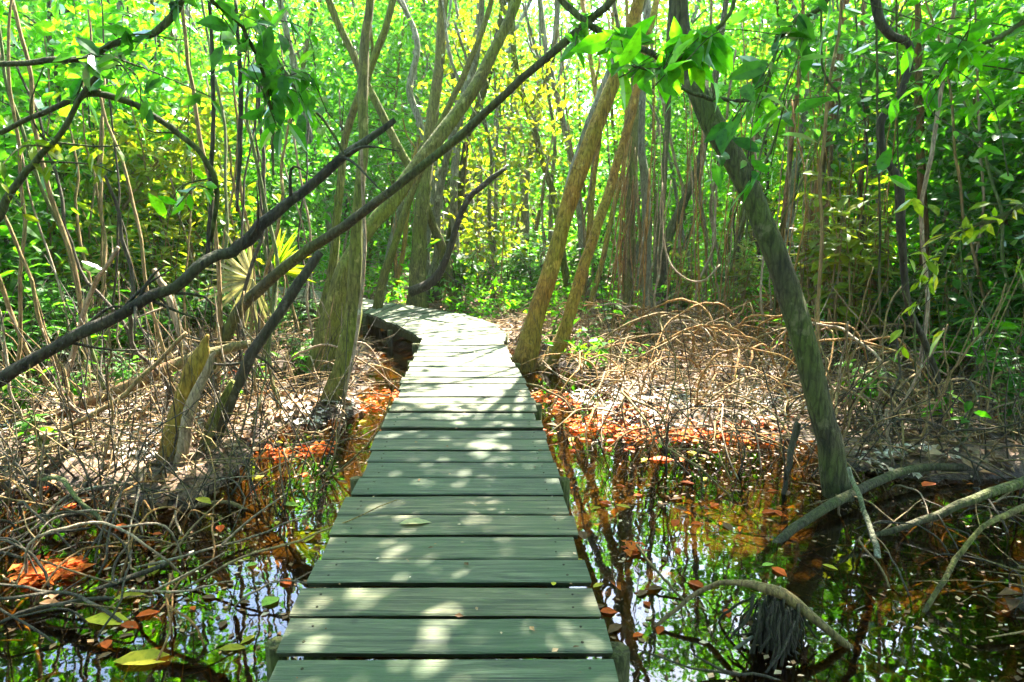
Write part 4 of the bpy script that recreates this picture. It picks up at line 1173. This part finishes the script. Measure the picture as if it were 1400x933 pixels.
BT = ['bare pale leaning trunk', 'bare olive leaning trunk', 'bare golden leaning trunk']
for x, y in scatter(58, (-10, 9), (12.5, 26), .55, lambda x, y: free(x, y, 1.5)):
    place(BT[rng.choice(3, p=[.5, .27, .23])], x, y, rz=rng.normal(0, .9) + (math.pi if rng.uniform() < .25 else 0), sc=rng.uniform(.7, 1.3), tilt=(rng.normal(0, .08), rng.normal(0, .1)))
US = ['thin pale upright stem', 'thin tan upright stem', 'thin dark upright stem', 'thin green upright stem']
for x, y in scatter(78, (-9, -2.2), (5.6, 13), .2, lambda x, y: free(x, y, 1.4)):
    place(US[rng.choice(4, p=[.25, .3, .3, .15])], x, y, sc=(rng.uniform(.6, 1.4),) * 2 + (rng.uniform(.5, 1.3),), tilt=(rng.normal(0, .12), rng.normal(0, .12)))
for x, y in scatter(50, (2.8, 10), (6.3, 13), .2, lambda x, y: free(x, y, 1.4)):
    place(US[rng.choice(4, p=[.2, .3, .25, .25])], x, y, sc=(rng.uniform(.6, 1.4),) * 2 + (rng.uniform(.5, 1.3),), tilt=(rng.normal(0, .12), rng.normal(0, .12)))
for x, y in scatter(60, (-11, 11), (13.5, 22), .3, lambda x, y: free(x, y, 1.6)):
    place(US[rng.choice(4, p=[.3, .25, .2, .25])], x, y, sc=(rng.uniform(1.0, 2.4),) * 2 + (rng.uniform(.8, 1.8),), tilt=(rng.normal(0, .16), rng.normal(0, .16)))

for _ in range(50):
    p = gr(rng.uniform(1110, 1420), rng.uniform(490, 620), .1)
    place(US[rng.choice(4, p=[.2, .4, .25, .15])], p[0], p[1], sc=(rng.uniform(.35, .7),) * 2 + (rng.uniform(.12, .35),), tilt=(rng.normal(0, .35), rng.normal(0, .35)))
for _ in range(45):
    p = gr(rng.uniform(-20, 420), rng.uniform(500, 680), .1)
    place(US[rng.choice(4, p=[.35, .35, .2, .1])], p[0], p[1], sc=(rng.uniform(.35, .65),) * 2 + (rng.uniform(.12, .32),), tilt=(rng.normal(0, .3), rng.normal(0, .3)))
# ------------------------------------------------------------------ litter (uncountable)
n = 44000
x = rng.uniform(-9, 9, n); y = rng.uniform(1.5, 17, n)
h = height(x, y)
m = (np.abs(x) < y * .85 + 1) & (path_dist(x, y) > .75) & ((h > -.02) | (rng.uniform(0, 1, n) < .18))
x, y, h = x[m], y[m], h[m]; n = len(x)
mb = MB()
ph = rng.uniform(0, 2 * math.pi, n)
d = np.stack([np.cos(ph), np.sin(ph), rng.normal(0, .18, n)], 1); nr = rng.normal(0, .3, (n, 3)); nr[:, 2] += 1
L = rng.uniform(.05, .15, n)
leaves(mb, np.stack([x, y, h + rng.uniform(.004, .04, n)], 1), d, nr, L, L * rng.uniform(.2, .34, n), 0, .15, .35)
tag(link('leaf_litter', mb.mesh('leaf_litter', M['litter'], smooth=False)), 'dry brown and tan leaf litter covering the muddy banks', 'leaf litter', kind='stuff')
mb = MB()
for k in range(6500):
    x, y = rng.uniform(-8, 8), rng.uniform(2.5, 14)
    if abs(x) > y * .85 + .5 or float(path_dist(np.array([x]), np.array([y]))[0]) < .85: continue
    h = hz(x, y)
    if h < -.04 and rng.uniform() < .8: continue
    a = np.array([x, y, h + rng.uniform(0, .16)]); th = rng.uniform(0, 2 * math.pi); l = rng.uniform(.15, .95)
    e = a + np.array([math.cos(th) * l, math.sin(th) * l, rng.normal(.06, .2) * l])
    r = rng.uniform(.002, .0075)
    tube(mb, spline([a, (a + e) / 2 + rng.normal(0, .04, 3) * l, e], 5), [r, r, r, r * .8, r * .5], 4, cap=False)
tag(link('twig_litter', mb.mesh('twig_litter', M['stick_tan'])), 'tangle of fine pale twigs strewn over the banks', 'twigs', kind='stuff')


n = 9000
y = 8.2 + 40 * rng.uniform(0, 1, n) ** 1.5; x = rng.uniform(-1, 1, n) * (y * .85 + 1)
m = (path_dist(x, y) > 1.15) & (height(x, y) > -.02) & (fbm(x * .7, y * .5, 33, 3) > .36 + .10 * (y < 12))
x, y = x[m], y[m]; z = height(x, y); n = len(x)
mb = MB()
k = 7
hgt = rng.uniform(.15, .7, n) * (.7 + .03 * y)
pos = np.stack([np.repeat(x, k), np.repeat(y, k), np.repeat(z, k) + np.repeat(hgt, k) * rng.uniform(.25, 1, n * k)], 1) + rng.normal(0, .10, (n * k, 3)) * [1, 1, .3]
d = rng.normal(0, 1, (n * k, 3)); d[:, 2] = d[:, 2] * .4 - .1
nr = rng.normal(0, .45, (n * k, 3)); nr[:, 2] += 1
L = rng.uniform(.09, .2, n * k) * (.75 + np.repeat(y, k) * .03)
leaves(mb, pos, d, nr, L, L * .2, 0, .2)
tag(link('undergrowth', mb.mesh('undergrowth', M['leaf'], smooth=False)), 'low green undergrowth covering the forest floor past the boardwalk bend', 'undergrowth', kind='stuff')
mb = MB()
for a_, b_, c_, h_ in zip(x[:2600], y[:2600], z[:2600], hgt[:2600]):
    if b_ > 22: continue
    e = np.array([a_ + rng.normal(0, .22), b_ + rng.normal(0, .22), c_ + h_ * rng.uniform(.9, 1.9)])
    a = np.array([a_, b_, c_ - .03])
    r = rng.uniform(.0025, .006)
    tube(mb, spline([a, (a + e) / 2 + rng.normal(0, .04, 3), e], 4), [r, r, r * .8, r * .5], 4, cap=False)
tag(link('undergrowth_stems', mb.mesh('undergrowth_stems', M['stick_tan'])), 'thin tan stems of the low undergrowth across the forest floor', 'undergrowth', kind='stuff')

mb = MB(); mb2 = MB()
k = 0
while k < 760:
    if rng.uniform() < .55: px, py = rng.uniform(-60, 470), rng.uniform(440, 700)
    else: px, py = rng.uniform(780, 1450), rng.uniform(420, 640)
    p = gr(px, py, .1); x, y = p[0], p[1]
    if float(path_dist(np.array([x]), np.array([y]))[0]) < 1.1: continue
    k += 1
    h = max(hz(x, y), -.1)
    a = np.array([x, y, h - .05]); l = rng.uniform(.3, 1.5)
    d = unit(np.array([rng.normal(0, .55), rng.normal(0, .4), 1.0])); m = a + d * l * .5 + rng.normal(0, .07, 3) * l; e = a + d * l + rng.normal(0, .15, 3) * l
    r = rng.uniform(.003, .009)
    tube(mb if rng.uniform() < (.72 if px < 480 else .45) else mb2, spline([a, m, e], 8), np.linspace(r, r * .45, 8), 5, cap=False)
tag(link('thicket_stems', mb.mesh('thicket_stems', M['stick_dark'])), 'dense dark upright twigs filling the thickets beside the boardwalk', 'twigs', kind='stuff')
tag(link('thicket_stems', mb2.mesh('thicket_stems', M['stick_tan'])), 'dense tan upright twigs filling the thickets beside the boardwalk', 'twigs', kind='stuff')
mb = MB()
limb(mb, [[0, 0, 0], [rng.normal(0, .05), rng.normal(0, .05), 1.2], [rng.normal(0, .08), rng.normal(0, .05), 2.6], [rng.normal(0, .1), 0, 4.2]], [.010, .009, .008, .006], 20, 5, .1, .05)
limb(mb, [[.12, .05, 0], [.08, .02, 1.0], [.02, 0, 2.2]], [.008, .007, .005], 14, 5, .1, .04)
make_proto('aerial_root', 'tan aerial root hanging straight down', 'root', [('root', mb.mesh('aerial_root', M['stick_orange']))])
mb = MB()
limb(mb, [[0, 0, 0], [rng.normal(0, .08), .05, 1.0], [.1, rng.normal(0, .05), 2.4], [.05, 0, 3.6]], [.009, .009, .008, .005], 20, 5, .1, .06)
make_proto('aerial_root', 'pale aerial root hanging slightly bent', 'root', [('root', mb.mesh('aerial_root', M['stick_pale']))])
for (x0, x1, Y0, Y1, n) in ((840, 1000, 9.5, 13, 24), (1060, 1200, 8.5, 12, 20), (520, 700, 13, 17, 8)):
    for _ in range(n):
        px, Yq = rng.uniform(x0, x1), rng.uniform(Y0, Y1); x = (px - 700) / F * Yq
        if not free(x, Yq, 1.3): continue
        place(['tan aerial root hanging straight down', 'pale aerial root hanging slightly bent'][int(rng.uniform() < .4)], x, Yq, sc=(rng.uniform(.8, 1.6),) * 2 + (rng.uniform(.6, 1.15),), tilt=(rng.normal(0, .06), rng.normal(0, .08)))


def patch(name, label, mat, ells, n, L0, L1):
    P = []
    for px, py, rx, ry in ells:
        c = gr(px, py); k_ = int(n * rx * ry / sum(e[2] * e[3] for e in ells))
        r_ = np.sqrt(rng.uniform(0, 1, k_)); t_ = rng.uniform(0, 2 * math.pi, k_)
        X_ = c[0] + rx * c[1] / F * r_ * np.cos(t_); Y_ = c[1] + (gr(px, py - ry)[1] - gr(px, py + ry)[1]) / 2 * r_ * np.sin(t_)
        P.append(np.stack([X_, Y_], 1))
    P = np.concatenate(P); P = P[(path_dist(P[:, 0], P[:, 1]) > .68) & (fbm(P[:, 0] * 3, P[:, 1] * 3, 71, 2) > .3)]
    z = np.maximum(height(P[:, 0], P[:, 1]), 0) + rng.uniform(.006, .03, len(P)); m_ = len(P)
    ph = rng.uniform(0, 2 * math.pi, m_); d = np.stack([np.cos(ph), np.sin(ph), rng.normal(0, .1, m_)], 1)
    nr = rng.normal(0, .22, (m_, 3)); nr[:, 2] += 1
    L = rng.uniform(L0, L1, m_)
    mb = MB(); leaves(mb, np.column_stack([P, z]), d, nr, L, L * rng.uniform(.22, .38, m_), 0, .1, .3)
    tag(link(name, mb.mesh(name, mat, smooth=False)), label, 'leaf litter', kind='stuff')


patch('orange_litter', 'vivid orange fallen leaves drifted at the sunlit water margins', M['orange_leaf'], [(755, 550, 42, 14), (880, 582, 110, 20), (1010, 590, 80, 14), (402, 615, 58, 12), (520, 548, 30, 14), (65, 784, 55, 16), (865, 752, 14, 9), (1290, 664, 40, 12), (320, 525, 60, 14)], 1500, .03, .085)
patch('glare_litter', 'leaf litter coloured pale for the sun glare on the bank', M['bleached'], [(960, 562, 150, 26), (1040, 535, 70, 30), (840, 545, 60, 14), (1240, 640, 60, 14), (90, 590, 110, 30), (250, 600, 50, 40), (440, 560, 50, 20)], 8500, .03, .10)
mb = MB(); n = 150
ss_ = rng.uniform(3.0, 12, n); ww = rng.uniform(.03, .97, n)
pos = np.array([edge_at(a)[0] * (1 - w_) + edge_at(a)[1] * w_ for a, w_ in zip(ss_, ww)]) + [0, 0, .012]
ph = rng.uniform(0, 2 * math.pi, n); d = np.stack([np.cos(ph), np.sin(ph), np.zeros(n)], 1); nr = rng.normal(0, .15, (n, 3)); nr[:, 2] += 1
L = rng.uniform(.008, .045, n) * rng.uniform(.5, 1, n)
leaves(mb, pos, d, nr, L, L * .3, 0, .05, .2)
tag(link('plank_debris', mb.mesh('plank_debris', M['litter'], smooth=False)), 'crumbs of dry leaf scattered on the boardwalk planks', 'debris', kind='stuff')

# ------------------------------------------------------------------ single fallen leaves
def fallen(px, py, Lpx, ang, mat, label, z=.006, asp=.24):
    p = gr(px, py, z); L = Lpx * p[1] / F
    d = np.array([[math.cos(R(ang)), math.sin(R(ang)), 0.0]])
    mb = MB()
    leaves(mb, p[None] - d * L / 2, d, np.array([[0, 0, 1.0]]), L, L * asp, 1, .06, .25)
    o = link('fallen_leaf', mb.mesh('fallen_leaf', mat, p), None, p)
    tag(o, label, 'leaf')


YL, OL, LL = M['yellow_leaf'], M['orange_leaf'], M['lime_leaf']
fallen(198, 901, 90, 8, YL, 'largest long yellow leaf floating on the water at lower left')
fallen(148, 848, 74, -5, YL, 'yellow leaf floating just beyond the largest yellow leaf')
fallen(178, 815, 44, 20, YL, 'smaller yellow leaf under the sloping dark stick')
fallen(318, 886, 40, 10, YL, 'brownish yellow leaf floating near the bottom plank')
fallen(370, 822, 32, 60, LL, 'round lime leaf on the water beside the planks', asp=.42)
fallen(345, 772, 16, 40, LL, 'small round lime leaf on the dark water', asp=.42)
fallen(398, 690, 26, -10, LL, 'lime leaf floating below the orange silt', asp=.3)
fallen(278, 684, 34, -30, YL, 'curled yellow leaf at the foot of the split stump', z=.1)
fallen(568, 714, 46, 12, M['palm'], 'pale dry leaf lying on a plank', z=DZ + .012)
fallen(757, 798, 11, 80, YL, 'tiny yellow leaf lying on a plank near the edge', z=DZ + .012, asp=.4)
fallen(832, 836, 26, 0, OL, 'orange leaf on the water at the plank end', asp=.35)
fallen(866, 757, 24, 30, OL, 'orange leaf on dark water below the golden pair', asp=.35)
fallen(852, 692, 22, -20, YL, 'yellow leaf floating right of the boardwalk')
fallen(818, 800, 22, 40, YL, 'yellow orange leaf tucked against the boardwalk edge')
fallen(905, 628, 40, 5, OL, 'orange leaf on the sunny shallows')
fallen(940, 660, 22, -15, OL, 'small orange leaf before the sunny bank')
fallen(1000, 578, 26, 10, OL, 'orange leaf among the sunny arched roots', z=.05)
fallen(1270, 662, 34, 30, OL, 'orange red leaf on the log by the muddy bank', z=.12)
fallen(1050, 772, 22, 20, LL, 'lime leaf under the dark smooth log')
fallen(1135, 775, 22, -40, YL, 'yellow leaf in the shade of the leaning trunk')
fallen(50, 782, 44, 10, OL, 'orange leaf on the lower left roots', z=.03, asp=.3)
fallen(215, 730, 14, 10, OL, 'tiny orange leaf below the split stump', z=.05, asp=.35)
fallen(208, 492, 32, 30, YL, 'yellow leaf resting on the rotting brown log', z=.35)

n = 9000
x = rng.uniform(-4.5, 4.5, n); y = rng.uniform(1.6, 8, n)
m = (height(x, y) < -.01) & (path_dist(x, y) > .5) & (fbm(x * 1.3, y * 1.3, 55, 3) > .46)
x, y = x[m], y[m]; n = len(x)
mb = MB(); ph = rng.uniform(0, 2 * math.pi, n)
d = np.stack([np.cos(ph), np.sin(ph), np.zeros(n)], 1); nr = rng.normal(0, .06, (n, 3)); nr[:, 2] += 1
L = rng.uniform(.01, .05, n)
leaves(mb, np.stack([x, y, np.full(n, .004)], 1), d, nr, L, L * rng.uniform(.12, .35, n), 0, .02, .1)
tag(link('floating_debris', mb.mesh('floating_debris', M['litter'], smooth=False)), 'specks of brown plant debris floating on the dark water', 'debris', kind='stuff')
for look, mt, asp in (('small orange fallen leaf', OL, .3), ('small yellow fallen leaf', YL, .26), ('small brown fallen leaf', M['litter'], .28)):
    mb = MB()
    leaves(mb, np.array([[-.05, 0, 0]]), np.array([[1.0, 0, 0]]), np.array([[0, 0, 1.0]]), .1, .1 * asp, 1, .08, .3)
    make_proto('fallen_leaf', look, 'leaf', [('leaf', mb.mesh('fallen_leaf', mt, smooth=False))])
SM = ['small orange fallen leaf', 'small yellow fallen leaf', 'small brown fallen leaf']
for (x0, x1, y0, y1, n) in ((770, 1080, 600, 880, 44), (60, 470, 640, 900, 34), (730, 1060, 530, 625, 60), (350, 520, 540, 660, 14)):
    for _ in range(n):
        p = gr(rng.uniform(x0, x1), rng.uniform(y0, y1))
        if (hz(p[0], p[1]) > -.01 and y1 > 625) or not free(p[0], p[1], .68): continue
        place(SM[rng.choice(3, p=[.4, .25, .35])], p[0], p[1], z=max(.006, hz(p[0], p[1]) + .03), sc=rng.uniform(.5, 1.15), where=None if hz(p[0], p[1]) < 0 else 'lying on the sunny litter bank')

# ------------------------------------------------------------------ light
w = bpy.data.worlds.new('World'); scene.world = w; w.use_nodes = True
nt = w.node_tree
bg = nt.nodes['Background']; sky = nt.nodes.new('ShaderNodeTexSky')
sky.sky_type = 'NISHITA'; sky.sun_disc = False
sky.sun_elevation = SUN_EL; sky.sun_rotation = SUN_AZ
nt.links.new(sky.outputs[0], bg.inputs[0]); bg.inputs[1].default_value = .125
sl = bpy.data.lights.new('sun', 'SUN'); sl.energy = 5.0; sl.angle = R(.5); sl.color = (1, .95, .86)
so = bpy.data.objects.new('sun', sl); col.objects.link(so)
from mathutils import Vector
so.rotation_euler = Vector(tuple(S)).to_track_quat('Z', 'Y').to_euler()
so.location = (0, 0, 30)

vs = scene.view_settings
vs.view_transform = 'Standard'; vs.look = 'None'; vs.gamma = 1; vs.exposure = 3.85
vs.use_curve_mapping = False
cy = scene.cycles
cy.max_bounces = 9; cy.diffuse_bounces = 5; cy.glossy_bounces = 3; cy.transmission_bounces = 5; cy.transparent_max_bounces = 8
cy.use_denoising = True
cy.sample_clamp_indirect = 6
cy.caustics_reflective = False; cy.caustics_refractive = False
scene.render.engine = 'CYCLES'

HAZE = 0.0007
mb = MB()
x0, x1, y0, y1, z0, z1 = -75, 75, -13, 112, -3, 34
mb.add([[x0, y0, z0], [x1, y0, z0], [x1, y1, z0], [x0, y1, z0], [x0, y0, z1], [x1, y0, z1], [x1, y1, z1], [x0, y1, z1]],
       [[0, 3, 2, 1], [4, 5, 6, 7], [0, 1, 5, 4], [1, 2, 6, 5], [2, 3, 7, 6], [3, 0, 4, 7]])
hm, hn, ho = new_mat('humid_air')
pv = hn.nodes.new('ShaderNodeVolumePrincipled'); pv.inputs['Color'].default_value = (.96, .97, .88, 1)
pv.inputs['Density'].default_value = HAZE; pv.inputs['Anisotropy'].default_value = .5
hn.links.new(pv.outputs[0], ho.inputs['Volume'])
tag(link('haze', mb.mesh('haze', hm, smooth=False)), 'pale humid air softening the far forest', 'haze', kind='stuff')
cy.volume_bounces = 0
